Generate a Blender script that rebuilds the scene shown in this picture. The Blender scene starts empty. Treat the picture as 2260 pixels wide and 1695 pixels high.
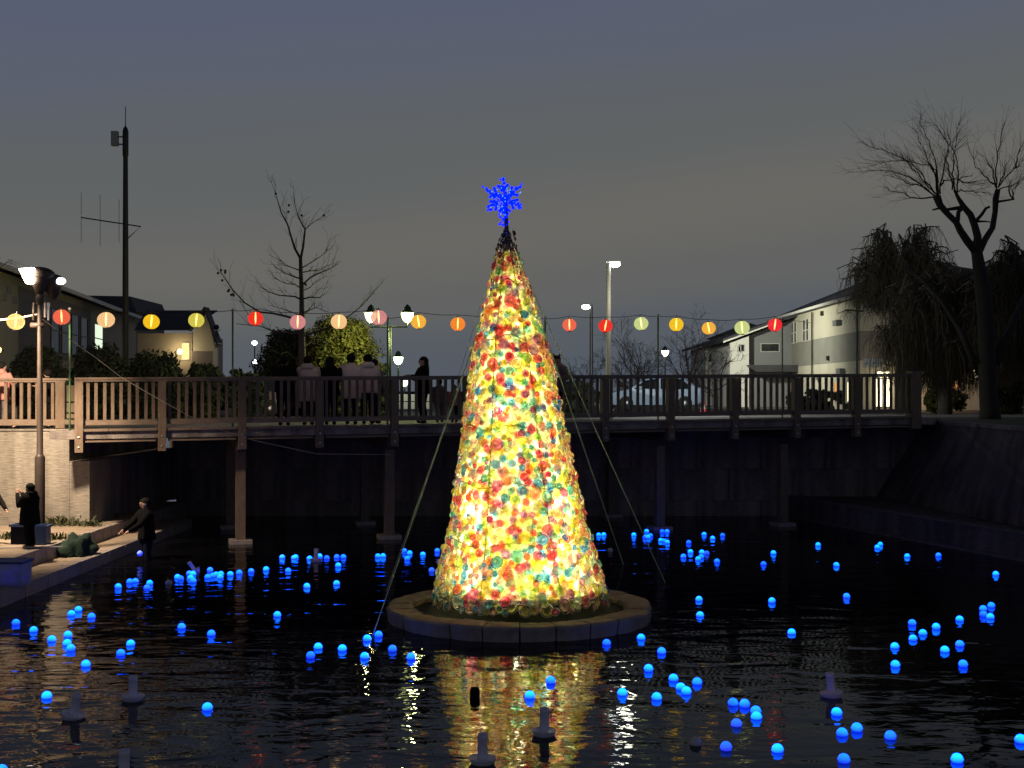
import bpy, math, random
from mathutils import Vector, Matrix, Euler, noise
R = math.radians
rnd = random.Random(7)
sc = bpy.context.scene
C = sc.collection
H = 3.8            # eye height above the water
F = 2800.0

# ------------------------------------------------------------------ camera
cam = bpy.data.cameras.new('camera'); cam.sensor_width = 36; cam.lens = 36*F/2260
cam.shift_y = 22.5/2260; cam.clip_end = 2000; cam.clip_start = .1
co = bpy.data.objects.new('camera', cam); C.objects.link(co)
co.location = (0, 0, H); co.rotation_euler = (R(90), 0, 0); sc.camera = co
# ------------------------------------------------------------------ render / colour
sc.view_settings.view_transform = 'Standard'; sc.view_settings.look = 'None'
sc.view_settings.exposure = 0; sc.view_settings.gamma = 1
sc.render.engine = 'CYCLES'
cy = sc.cycles
cy.use_denoising = True
try: cy.denoiser = 'OPENIMAGEDENOISE'
except Exception: pass
cy.max_bounces = 8; cy.transparent_max_bounces = 24; cy.diffuse_bounces = 3; cy.glossy_bounces = 3
cy.sample_clamp_indirect = 6; cy.sample_clamp_direct = 60; cy.caustics_reflective = False; cy.caustics_refractive = False
# ------------------------------------------------------------------ world: dusk sky lit by the town
w = bpy.data.worlds.new('World'); sc.world = w; w.use_nodes = True
nt = w.node_tree; nt.nodes.clear()
def N(nt, t, **k):
    n = nt.nodes.new(t)
    for a, b in k.items(): setattr(n, a, b)
    return n
tc = N(nt, 'ShaderNodeTexCoord'); sep = N(nt, 'ShaderNodeSeparateXYZ')
nt.links.new(tc.outputs['Generated'], sep.inputs[0])
mp = N(nt, 'ShaderNodeMapping'); mp.inputs['Scale'].default_value = (1.1, 1.1, 6)
nz = N(nt, 'ShaderNodeTexNoise'); nz.inputs['Scale'].default_value = 1.6; nz.inputs['Detail'].default_value = 4
nt.links.new(tc.outputs['Generated'], mp.inputs[0]); nt.links.new(mp.outputs[0], nz.inputs[0])
ma = N(nt, 'ShaderNodeMath', operation='MULTIPLY_ADD'); ma.inputs[1].default_value = .085; ma.inputs[2].default_value = -.0425
nt.links.new(nz.outputs[0], ma.inputs[0])
mx = N(nt, 'ShaderNodeMath', operation='MULTIPLY_ADD'); mx.inputs[1].default_value = -.09
nt.links.new(sep.outputs[0], mx.inputs[0]); nt.links.new(ma.outputs[0], mx.inputs[2])
ad = N(nt, 'ShaderNodeMath', operation='ADD'); nt.links.new(sep.outputs[2], ad.inputs[0]); nt.links.new(mx.outputs[0], ad.inputs[1])
rp = N(nt, 'ShaderNodeValToRGB'); cr = rp.color_ramp; cr.interpolation = 'EASE'
def lin(r, g, b):
    f = lambda c: ((c/255+.055)/1.055)**2.4 if c > 10 else c/255/12.92
    return (f(r), f(g), f(b), 1)
stops = [(0, lin(78,85,96)), (.045, lin(84,89,96)), (.085, lin(94,95,94)), (.13, lin(101,99,95)),
         (.19, lin(92,95,96)), (.26, lin(86,92,105)), (.33, lin(84,90,110)), (.55, lin(46,51,66)), (1, lin(24,27,38))]
cr.elements[0].position = stops[0][0]; cr.elements[0].color = stops[0][1]
cr.elements[1].position = 1; cr.elements[1].color = stops[-1][1]
for p, c in stops[1:-1]:
    e = cr.elements.new(p); e.color = c
nt.links.new(ad.outputs[0], rp.inputs[0])
bg = N(nt, 'ShaderNodeBackground'); bg.inputs[1].default_value = 1.10
out = N(nt, 'ShaderNodeOutputWorld'); nt.links.new(rp.outputs[0], bg.inputs[0]); nt.links.new(bg.outputs[0], out.inputs[0])

# ================================================================== helpers
def W(px, py, Y): return Vector(((px-1130)/F*Y, Y, H-(py-870)/F*Y))
def G(px, py, z=0):
    Y = (H-z)*F/(py-870); return Vector(((px-1130)/F*Y, Y, z))

def mat(name, col, rough=.7, metal=0, emit=None, es=0, noise_amt=0, nscale=5, col2=None, bump=0, bscale=20, stretch=(1,1,1), spec=.5, trans=0, alpha=1, coord='Object'):
    m = bpy.data.materials.new(name); m.use_nodes = True
    nt = m.node_tree; b = nt.nodes['Principled BSDF']
    b.inputs['Base Color'].default_value = (*col, 1)
    b.inputs['Roughness'].default_value = rough; b.inputs['Metallic'].default_value = metal
    b.inputs['Specular IOR Level'].default_value = spec
    if trans: b.inputs['Transmission Weight'].default_value = trans
    if emit: b.inputs['Emission Color'].default_value = (*emit, 1); b.inputs['Emission Strength'].default_value = es
    if col2 or bump:
        tc = N(nt, 'ShaderNodeTexCoord'); mp = N(nt, 'ShaderNodeMapping'); mp.inputs['Scale'].default_value = stretch
        nt.links.new(tc.outputs[coord], mp.inputs[0])
    if col2:
        n1 = N(nt, 'ShaderNodeTexNoise'); n1.inputs['Scale'].default_value = nscale; n1.inputs['Detail'].default_value = 6
        n1.inputs['Roughness'].default_value = .65
        nt.links.new(mp.outputs[0], n1.inputs[0])
        r = N(nt, 'ShaderNodeValToRGB'); r.color_ramp.elements[0].position = .35; r.color_ramp.elements[1].position = .68
        r.color_ramp.elements[0].color = (*col, 1); r.color_ramp.elements[1].color = (*col2, 1)
        nt.links.new(n1.outputs[0], r.inputs[0]); nt.links.new(r.outputs[0], b.inputs['Base Color'])
    if bump:
        n2 = N(nt, 'ShaderNodeTexNoise'); n2.inputs['Scale'].default_value = bscale; n2.inputs['Detail'].default_value = 5
        nt.links.new(mp.outputs[0], n2.inputs[0])
        bp = N(nt, 'ShaderNodeBump'); bp.inputs['Strength'].default_value = bump; bp.inputs['Distance'].default_value = .02
        nt.links.new(n2.outputs[0], bp.inputs['Height']); nt.links.new(bp.outputs[0], b.inputs['Normal'])
    return m
def emat(name, col, s):
    m = bpy.data.materials.new(name); m.use_nodes = True; nt = m.node_tree; nt.nodes.clear()
    e = N(nt, 'ShaderNodeEmission'); e.inputs[0].default_value = (*col, 1); e.inputs[1].default_value = s
    o = N(nt, 'ShaderNodeOutputMaterial'); nt.links.new(e.outputs[0], o.inputs[0]); return m

class MB:
    def __init__(s): s.v = []; s.f = []; s.c = []; s.cur = None
    def add(s, vs, fs):
        o = len(s.v); s.v += [tuple(a) for a in vs]; s.f += [tuple(i+o for i in f) for f in fs]
        if s.cur is not None: s.c += [s.cur]*len(vs)
        return s
    def box(s, x0, x1, y0, y1, z0, z1, M=None):
        vs = [Vector(p) for p in ((x0,y0,z0),(x1,y0,z0),(x1,y1,z0),(x0,y1,z0),(x0,y0,z1),(x1,y0,z1),(x1,y1,z1),(x0,y1,z1))]
        if M: vs = [M @ p for p in vs]
        return s.add(vs, [(0,3,2,1),(4,5,6,7),(0,1,5,4),(1,2,6,5),(2,3,7,6),(3,0,4,7)])
    def tube(s, pts, rad, n=6, cap=True):
        pts = [Vector(p) for p in pts]; k = len(pts)
        if not hasattr(rad, '__len__'): rad = [rad]*k
        vs = []; up = None
        for i, p in enumerate(pts):
            d = (pts[min(i+1,k-1)]-pts[max(i-1,0)])
            if d.length < 1e-9: d = Vector((0,0,1))
            d.normalize()
            if up is None:
                up = d.orthogonal().normalized()
            else:
                up = (up-d*up.dot(d))
                up = up.normalized() if up.length > 1e-6 else d.orthogonal().normalized()
            q = d.cross(up)
            for j in range(n):
                a = 2*math.pi*j/n
                vs.append(p+(up*math.cos(a)+q*math.sin(a))*rad[i])
        fs = [(i*n+j, i*n+(j+1)%n, (i+1)*n+(j+1)%n, (i+1)*n+j) for i in range(k-1) for j in range(n)]
        if cap and n > 2: fs += [tuple(reversed(range(n))), tuple((k-1)*n+j for j in range(n))]
        return s.add(vs, fs)
    def lathe(s, prof, n=16, M=None, closed=False):
        vs = []; fs = []
        for r, z in prof:
            for j in range(n):
                a = 2*math.pi*j/n; vs.append(Vector((r*math.cos(a), r*math.sin(a), z)))
        k = len(prof)
        for i in range(k-1):
            for j in range(n): fs.append((i*n+j, i*n+(j+1)%n, (i+1)*n+(j+1)%n, (i+1)*n+j))
        if closed: fs += [tuple(reversed(range(n))), tuple((k-1)*n+j for j in range(n))]
        if M: vs = [M @ p for p in vs]
        return s.add(vs, fs)
    def sphere(s, c, r, n=12, m=8, sx=1, sy=1, sz=1, wob=0):
        vs = [Vector((0,0,-1))]; 
        for i in range(1, m):
            t = -math.pi/2+math.pi*i/m
            for j in range(n):
                a = 2*math.pi*j/n; vs.append(Vector((math.cos(t)*math.cos(a), math.cos(t)*math.sin(a), math.sin(t))))
        vs.append(Vector((0,0,1)))
        fs = [(0, 1+(j+1)%n, 1+j) for j in range(n)]
        for i in range(m-2):
            for j in range(n): fs.append((1+i*n+j, 1+i*n+(j+1)%n, 1+(i+1)*n+(j+1)%n, 1+(i+1)*n+j))
        L = len(vs)-1; fs += [(L, 1+(m-2)*n+j, 1+(m-2)*n+(j+1)%n) for j in range(n)]
        c = Vector(c); o = []
        for p in vs:
            k = 1+(noise.noise(p*2+c)*wob if wob else 0)
            o.append(c+Vector((p.x*sx, p.y*sy, p.z*sz))*r*k)
        return s.add(o, fs)
    def loft(s, rings, n=12, cap=True, M=None):
        # rings: (cx,cy,cz,rx,ry)
        vs = []
        for cx, cy_, cz, rx, ry in rings:
            for j in range(n):
                a = 2*math.pi*j/n; vs.append(Vector((cx+rx*math.cos(a), cy_+ry*math.sin(a), cz)))
        if M: vs = [M @ p for p in vs]
        k = len(rings)
        fs = [(i*n+j, i*n+(j+1)%n, (i+1)*n+(j+1)%n, (i+1)*n+j) for i in range(k-1) for j in range(n)]
        if cap: fs += [tuple(reversed(range(n))), tuple((k-1)*n+j for j in range(n))]
        return s.add(vs, fs)
    def prism(s, poly, y0, y1, M=None):
        n = len(poly)
        vs = [Vector((x, y0, z)) for x, z in poly]+[Vector((x, y1, z)) for x, z in poly]
        if M: vs = [M @ p for p in vs]
        return s.add(vs, [tuple(range(n)), tuple(reversed(range(n, 2*n)))]+[(i, i+n, (i+1)%n+n, (i+1)%n) for i in range(n)])
    def mesh(s, name, m=None, smooth=False):
        me = bpy.data.meshes.new(name); me.from_pydata(s.v, [], s.f)
        if s.c:
            a = me.color_attributes.new('tint', 'FLOAT_COLOR', 'POINT')
            flat = [x for c in s.c for x in c]; a.data.foreach_set('color', flat)
        if m: me.materials.append(m)
        if smooth: me.polygons.foreach_set('use_smooth', [True]*len(me.polygons))
        me.update(); return me
    def build(s, name, m=None, parent=None, smooth=False, loc=None):
        return put(s.mesh(name, m, smooth), name, parent, loc)
def put(me, name, parent=None, loc=None, rot=None, scale=None):
    o = bpy.data.objects.new(name, me); C.objects.link(o)
    if parent: o.parent = parent
    if loc is not None: o.location = loc
    if rot is not None: o.rotation_euler = rot
    if scale is not None: o.scale = scale
    return o
def tag(o, label=None, cat=None, group=None, kind=None):
    if label: o['label'] = label
    if cat: o['category'] = cat
    if group: o['group'] = group
    if kind: o['kind'] = kind
    return o
def thing(name, label, cat, loc=(0,0,0), rz=0, group=None):
    o = bpy.data.objects.new(name, None); C.objects.link(o); o.empty_display_size = .1
    o.location = loc; o.rotation_euler = (0,0,rz)
    return tag(o, label, cat, group)
def light(name, loc, power, col, r=.1, parent=None, spot=None, rot=None):
    l = bpy.data.lights.new(name, 'SPOT' if spot else 'POINT'); l.energy = power; l.color = col; l.shadow_soft_size = r
    if spot: l.spot_size = spot; l.spot_blend = 1
    o = bpy.data.objects.new(name, l); C.objects.link(o); o.location = loc
    if rot: o.rotation_euler = rot
    if parent: o.parent = parent
    return o
ORD = ['first','second','third','fourth','fifth','sixth','seventh','eighth','ninth','tenth','eleventh','twelfth','thirteenth','fourteenth','fifteenth','sixteenth','seventeenth','eighteenth','nineteenth','twentieth','twenty-first','twenty-second','twenty-third','twenty-fourth','twenty-fifth','twenty-sixth','twenty-seventh','twenty-eighth','twenty-ninth','thirtieth']
ORD += ['thirty-'+o for o in ORD[:9]]+['fortieth']+['forty-'+o for o in ORD[:9]]+['fiftieth']

# ================================================================== materials
M = {}
M['wood'] = mat('weathered_timber', (.13,.09,.065), .75, col2=(.20,.145,.10), nscale=3, stretch=(6,6,1.2), bump=.3, bscale=12)
M['rail'] = mat('rail_timber', (.14,.10,.075), .6, col2=(.21,.155,.115), nscale=4, stretch=(1,6,6))
M['steel'] = mat('brown_steel', (.06,.04,.035), .5, col2=(.09,.06,.05), nscale=3)
M['bolt'] = mat('bolt_metal', (.6,.6,.6), .35, 1)
M['dark'] = mat('dark_paint', (.007,.007,.008), .5)
M['bronze'] = mat('brown_post_paint', (.035,.025,.02), .5, col2=(.05,.036,.03), nscale=8)
M['soil'] = mat('soil', (.012,.011,.006), .95, col2=(.03,.03,.01), nscale=6, bump=.8, bscale=15)
M['slab'] = mat('island_stone', (.24,.19,.13), .85, col2=(.36,.30,.21), nscale=5, bump=.6, bscale=9)
M['curb'] = mat('curb_stone', (.25,.22,.21), .8, col2=(.33,.29,.27), nscale=6, bump=.3, bscale=20)
M['paving'] = mat('paving', (.22,.17,.13), .85, col2=(.36,.29,.22), nscale=2.5, bump=.4, bscale=12, stretch=(1,3,1))
M['white'] = mat('white_plastic', (.62,.60,.62), .45, col2=(.5,.48,.5), nscale=9)
M['rope'] = mat('green_rope', (.42,.60,.38), .8)
M['cable'] = mat('grey_cable', (.35,.31,.26), .7)
M['blackbark'] = mat('black_bark', (.018,.016,.016), .95, col2=(.03,.026,.025), nscale=4, bump=.6, bscale=14, stretch=(3,3,1))
M['bark'] = mat('bark', (.055,.045,.04), .9, col2=(.10,.085,.07), nscale=4, bump=.6, bscale=14, stretch=(3,3,1))
M['twig'] = mat('twigs', (.07,.055,.05), .9)
M['willow'] = mat('willow_strands', (.06,.046,.032), .8, col2=(.075,.062,.034), nscale=1)
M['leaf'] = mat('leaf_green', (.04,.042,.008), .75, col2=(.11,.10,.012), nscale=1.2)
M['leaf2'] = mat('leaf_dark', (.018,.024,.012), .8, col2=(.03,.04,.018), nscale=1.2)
M['asphalt'] = mat('asphalt', (.045,.045,.048), .85, col2=(.06,.06,.06), nscale=.5)
M['grass'] = mat('grass_green', (.05,.06,.03), .9, col2=(.07,.08,.035), nscale=3)
M['roof'] = mat('roof_tiles', (.035,.035,.045), .7, col2=(.05,.05,.06), nscale=2)
M['cream'] = mat('cream_wall', (.52,.50,.40), .85, col2=(.43,.41,.33), nscale=.7, stretch=(1,1,.4))
M['greywall'] = mat('grey_wall', (.20,.20,.18), .85, col2=(.25,.25,.22), nscale=1)
M['whitewall'] = mat('white_wall', (.70,.70,.66), .8)
M['midgrey'] = mat('midgrey_wall', (.22,.23,.24), .85)
M['tanwall'] = mat('tan_wall', (.40,.35,.27), .9, col2=(.33,.29,.23), nscale=.6)
M['glassdark'] = mat('dark_pane', (.015,.018,.022), .08)
M['frame'] = mat('window_frame', (.55,.55,.52), .5)
M['skin'] = mat('skin', (.45,.27,.20), .55)
M['lips'] = mat('lips', (.32,.13,.10), .6)
M['black'] = mat('black_cloth', (.007,.007,.008), .95, spec=.1)
M['navy'] = mat('navy_cloth', (.009,.011,.025), .9, spec=.1)
M['beige'] = mat('beige_cloth', (.66,.55,.48), .9, col2=(.56,.46,.40), nscale=6)
M['paleclo'] = mat('pale_cloth', (.78,.68,.62), .9, col2=(.68,.58,.53), nscale=6)
M['pinkclo'] = mat('pink_cloth', (.60,.25,.22), .9)
M['redclo'] = mat('red_cloth', (.65,.04,.04), .8)
M['greyclo'] = mat('grey_cloth', (.18,.16,.16), .9)
M['hair'] = mat('black_hair', (.008,.007,.006), .8, spec=.2)
M['blueplastic'] = mat('blue_plastic', (.03,.07,.20), .4)
M['net'] = mat('green_net', (.005,.028,.018), .85, bump=1, bscale=60)
M['rubber'] = mat('tyre_rubber', (.02,.02,.02), .8)

def concrete(name, c1, c2, c3):
    m = bpy.data.materials.new(name); m.use_nodes = True; nt = m.node_tree; b = nt.nodes['Principled BSDF']
    b.inputs['Roughness'].default_value = .9
    tc = N(nt, 'ShaderNodeTexCoord')
    m1 = N(nt, 'ShaderNodeMapping'); m1.inputs['Scale'].default_value = (1.6, 1.6, .22)
    m2 = N(nt, 'ShaderNodeMapping'); m2.inputs['Scale'].default_value = (2.2, 2.2, 32)
    nt.links.new(tc.outputs['Object'], m1.inputs[0]); nt.links.new(tc.outputs['Object'], m2.inputs[0])
    a = N(nt, 'ShaderNodeTexNoise'); a.inputs['Scale'].default_value = 1.3; a.inputs['Detail'].default_value = 5
    c = N(nt, 'ShaderNodeTexNoise'); c.inputs['Scale'].default_value = 2.5; c.inputs['Detail'].default_value = 4
    nt.links.new(m1.outputs[0], a.inputs[0]); nt.links.new(m2.outputs[0], c.inputs[0])
    r = N(nt, 'ShaderNodeValToRGB'); r.color_ramp.elements[0].position = .36; r.color_ramp.elements[0].color = (*c1,1)
    r.color_ramp.elements[1].position = .62; r.color_ramp.elements[1].color = (*c2,1)
    nt.links.new(a.outputs[0], r.inputs[0])
    mx = N(nt, 'ShaderNodeMix', data_type='RGBA', blend_type='MULTIPLY'); mx.inputs['Factor'].default_value = 1
    r2 = N(nt, 'ShaderNodeValToRGB'); r2.color_ramp.elements[0].position = .38; r2.color_ramp.elements[0].color = (*c3,1)
    r2.color_ramp.elements[1].position = .55; r2.color_ramp.elements[1].color = (1,1,1,1)
    nt.links.new(c.outputs[0], r2.inputs[0])
    nt.links.new(r.outputs[0], mx.inputs['A']); nt.links.new(r2.outputs[0], mx.inputs['B'])
    nt.links.new(mx.outputs['Result'], b.inputs['Base Color'])
    bp = N(nt, 'ShaderNodeBump'); bp.inputs['Strength'].default_value = .6; bp.inputs['Distance'].default_value = .03
    nt.links.new(c.outputs[0], bp.inputs['Height']); nt.links.new(bp.outputs[0], b.inputs['Normal'])
    return m
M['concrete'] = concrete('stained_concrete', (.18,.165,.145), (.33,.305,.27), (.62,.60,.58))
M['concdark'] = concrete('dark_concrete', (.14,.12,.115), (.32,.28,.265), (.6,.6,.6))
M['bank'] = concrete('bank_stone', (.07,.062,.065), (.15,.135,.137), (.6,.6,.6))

# water
def water_mat():
    m = bpy.data.materials.new('pond_water'); m.use_nodes = True; nt = m.node_tree; nt.nodes.clear()
    g = N(nt, 'ShaderNodeBsdfGlossy'); g.inputs['Roughness'].default_value = .015; g.inputs[0].default_value = (.95,.95,.95,1)
    d = N(nt, 'ShaderNodeBsdfDiffuse'); d.inputs[0].default_value = (.004,.004,.005,1)
    fr = N(nt, 'ShaderNodeFresnel'); fr.inputs['IOR'].default_value = 1.185
    mix = N(nt, 'ShaderNodeMixShader'); o = N(nt, 'ShaderNodeOutputMaterial')
    tc = N(nt, 'ShaderNodeTexCoord')
    def nz(scale, st, det=2, dist=0):
        mp = N(nt, 'ShaderNodeMapping'); mp.inputs['Scale'].default_value = st; mp.inputs['Rotation'].default_value = (0,0,R(14))
        nt.links.new(tc.outputs['Object'], mp.inputs[0])
        n = N(nt, 'ShaderNodeTexNoise'); n.inputs['Scale'].default_value = scale; n.inputs['Detail'].default_value = det
        n.inputs['Distortion'].default_value = dist
        nt.links.new(mp.outputs[0], n.inputs[0]); return n.outputs[0]
    a = nz(1.5, (.55,1,1), 1.5, .6); b = nz(4.6, (.5,1,1), 2.5, .8)
    # rougher towards the left bank, calmer on the right
    sp = N(nt, 'ShaderNodeSeparateXYZ'); nt.links.new(tc.outputs['Object'], sp.inputs[0])
    mr = N(nt, 'ShaderNodeMapRange'); mr.inputs['From Min'].default_value = -7; mr.inputs['From Max'].default_value = 5
    mr.inputs['To Min'].default_value = 1.35; mr.inputs['To Max'].default_value = .75
    nt.links.new(sp.outputs[0], mr.inputs[0])
    m1 = N(nt, 'ShaderNodeMath', operation='MULTIPLY'); m1.inputs[1].default_value = .026
    m2 = N(nt, 'ShaderNodeMath', operation='MULTIPLY'); m2.inputs[1].default_value = .0065
    nt.links.new(a, m1.inputs[0]); nt.links.new(b, m2.inputs[0])
    s = N(nt, 'ShaderNodeMath', operation='ADD'); nt.links.new(m1.outputs[0], s.inputs[0]); nt.links.new(m2.outputs[0], s.inputs[1])
    t = N(nt, 'ShaderNodeMath', operation='MULTIPLY'); nt.links.new(s.outputs[0], t.inputs[0]); nt.links.new(mr.outputs[0], t.inputs[1])
    bp = N(nt, 'ShaderNodeBump'); bp.inputs['Strength'].default_value = 1; bp.inputs['Distance'].default_value = 1
    nt.links.new(t.outputs[0], bp.inputs['Height'])
    for x in (g, fr, d): nt.links.new(bp.outputs[0], x.inputs['Normal'])
    nt.links.new(fr.outputs[0], mix.inputs[0]); nt.links.new(d.outputs[0], mix.inputs[1]); nt.links.new(g.outputs[0], mix.inputs[2])
    nt.links.new(mix.outputs[0], o.inputs[0]); return m
M['water'] = water_mat()

# ================================================================== setting
tag(MB().add([(-40,4,0),(40,4,0),(40,45,0),(-40,45,0)], [(0,1,2,3)]).build('water', M['water']), kind='structure')
tag(MB().add([(-300,40.2,2.93),(300,40.2,2.93),(300,900,2.93),(-300,900,2.93)], [(0,1,2,3)]).build('ground', M['asphalt']), kind='structure')
tag(MB().add([(-40,3,-.6),(40,3,-.6),(40,45,-.6),(-40,45,-.6)], [(0,1,2,3)]).build('pond_bed', M['soil']), kind='structure')

# terrace and steps on the left
tb = MB(); tb.box(-30, -10.06, 14, 38.5, -.5, .54); tag(tb.build('terrace', M['paving']), kind='structure')
ls = MB(); ls.box(-10.06, -9.34, 14, 36, -.5, .25); step = tag(ls.build('terrace_step', M['paving']), kind='structure')
y = 21.0; i = 0
terr = bpy.data.objects['terrace']
while y < 38.2:
    L = .62+rnd.uniform(-.06,.06)
    b = MB(); b.box(-10.06, -9.9+rnd.uniform(-.006,.006), y+.012, y+L-.012, -.1, .55+rnd.uniform(-.005,.006))
    b.build('curb_stone', M['curb'], terr); y += L
y = 20.6
while y < 35.8:
    L = .62+rnd.uniform(-.06,.06)
    b = MB(); b.box(-9.34, -9.1+rnd.uniform(-.008,.008), y+.012, y+L-.012, -.3, .26+rnd.uniform(-.006,.006))
    b.build('curb_stone', M['curb'], step); y += L

# concrete wall on the left (abutment)
aw = MB(); aw.box(-30, -11.03, 31.6, 40.2, .54, 2.89); aw.box(-11.03, -10.53, 31.62, 39.6, .54, 2.13)
aw.box(-10.7,-10.53, 39.6,40.2, .5,2.7)
abut = tag(aw.build('abutment_wall', M['concrete']), 'pale stained concrete wall stepping down under the left end of the footbridge', 'wall')
cp = MB(); cp.box(-30,-11.0,31.56,31.9,2.892,2.93); cp.build('coping', M['concrete'], abut)
# back retaining wall under the bridge with panels
rw = thing('retaining_wall', 'dark panelled concrete retaining wall in the shade behind the footbridge pillars', 'wall', (0,39.6,0))
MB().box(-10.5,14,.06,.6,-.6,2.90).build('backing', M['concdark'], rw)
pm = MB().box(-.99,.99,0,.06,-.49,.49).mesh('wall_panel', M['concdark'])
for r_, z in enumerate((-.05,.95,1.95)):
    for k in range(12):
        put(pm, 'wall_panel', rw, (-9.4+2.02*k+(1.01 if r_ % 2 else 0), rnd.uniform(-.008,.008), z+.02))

# right stone embankment
tops = [(16.4,14),(13.4,24),(12.5,30.5),(12.65,34),(12.85,38),(13.05,41.5)]
bots = [(15.9,14),(13.05,24),(12.2,30.1),(11.85,33.4),(11.6,36.3),(11.3,41.0)]
eb = MB(); vs = []; fs = []
n2 = 7
def seg(a, t):
    k = t*(len(a)-1); i = min(int(k), len(a)-2); u = k-i
    return Vector((a[i][0]*(1-u)+a[i+1][0]*u, a[i][1]*(1-u)+a[i+1][1]*u, 0))
NX, NZ = 60, 14
for i in range(NX+1):
    a = seg(bots, i/NX); b = seg(tops, i/NX)
    for j in range(NZ+1):
        t = j/NZ; p = a.lerp(b, t**1.1); p.z = .62+(2.97-.62)*t
        p.x += .05*noise.noise(Vector((p.y*1.7, p.z*2.2, 0)))
        vs.append(p)
for i in range(NX):
    for j in range(NZ): q = i*(NZ+1)+j; fs.append((q, q+1, q+NZ+2, q+NZ+1))
# flat top behind
eb.add(vs, fs)
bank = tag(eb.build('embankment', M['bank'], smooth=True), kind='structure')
gt = MB(); vs = []
for i in range(NX+1):
    b = seg(tops, i/NX); vs += [(b.x-.02, b.y, 2.972), (b.x+60, b.y, 3.0)]
gt.add(vs, [(2*i, 2*i+1, 2*i+3, 2*i+2) for i in range(NX)])
tag(gt.build('bank_top', M['grass']), kind='structure')
# coping along the embankment top
k = MB()
for i in range(NX):
    a = seg(tops, i/NX); b = seg(tops, (i+1)/NX)
    k.add([(a.x-.06,a.y,2.9),(b.x-.06,b.y,2.9),(b.x+.25,b.y,2.9),(a.x+.25,a.y,2.9),(a.x-.06,a.y,3.0),(b.x-.06,b.y,3.0),(b.x+.25,b.y,3.0),(a.x+.25,a.y,3.0)],
          [(0,3,2,1),(4,5,6,7),(0,1,5,4),(2,3,7,6)])
k.build('coping', M['concdark'], bank)
# low ledge wall at its foot
lw = MB()
line = [(15.6,14),(12.85,24),(11.72,29),(10.3,33.8),(9.2,37.6),(8.3,40.7)]
vs = []; 
for i in range(31):
    p = seg(line, i/30); q = seg(bots, i/30)
    vs += [(p.x-.1,p.y,-.5),(p.x,p.y,.62),(max(q.x,p.x)+.5,p.y,.60)]
lw.add(vs, [(3*i+j, 3*i+j+1, 3*i+j+4, 3*i+j+3) for i in range(30) for j in range(2)])
M['ledge'] = mat('ledge_coping_stone', (.10,.09,.09), .85, col2=(.17,.15,.15), nscale=4, bump=.5, bscale=10)
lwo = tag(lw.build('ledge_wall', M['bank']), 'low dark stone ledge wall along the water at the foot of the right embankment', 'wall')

for nm, dx0, dx1, z0, z1 in (('coping', -.04, .22, .60, .645), ('foot_strip', -.22, -.06, -.05, .05)):
    c_ = MB(); vs = []
    for i in range(61):
        p = seg(line, i/60); j_ = .02*noise.noise(Vector((i*.7, z0*9, 3)))
        vs += [(p.x+dx0+j_, p.y, z0), (p.x+dx0+j_, p.y, z1+j_), (p.x+dx1, p.y, z1), (p.x+dx1, p.y, z0)]
    c_.add(vs, [(4*i+j, 4*i+(j+1)%4, 4*i+4+(j+1)%4, 4*i+4+j) for i in range(60) for j in range(4)]).build(nm, M['ledge'], lwo)
# ================================================================== footbridge
def BR(n, off=0, z=0):   # point on the rail line; off = metres behind it
    d = Vector((1.844,.542,0)).normalized(); nrm = Vector((-d.y, d.x, 0))
    return Vector((-10.41+1.844*n, 30.5+.542*n, z+.017*n))+nrm*off
BANG = math.atan2(.542,1.844)
br = thing('footbridge', 'long timber footbridge with slatted railing crossing behind the lit tree', 'footbridge', BR(0), BANG)
SP = math.hypot(1.844,.542)          # local x = SP*n, y = depth, z = world z
SL = .017/SP
def bz(x): return SL*x
inv = Matrix.Translation(-BR(0)) 
br.location = (BR(0).x, BR(0).y, 0)
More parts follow.
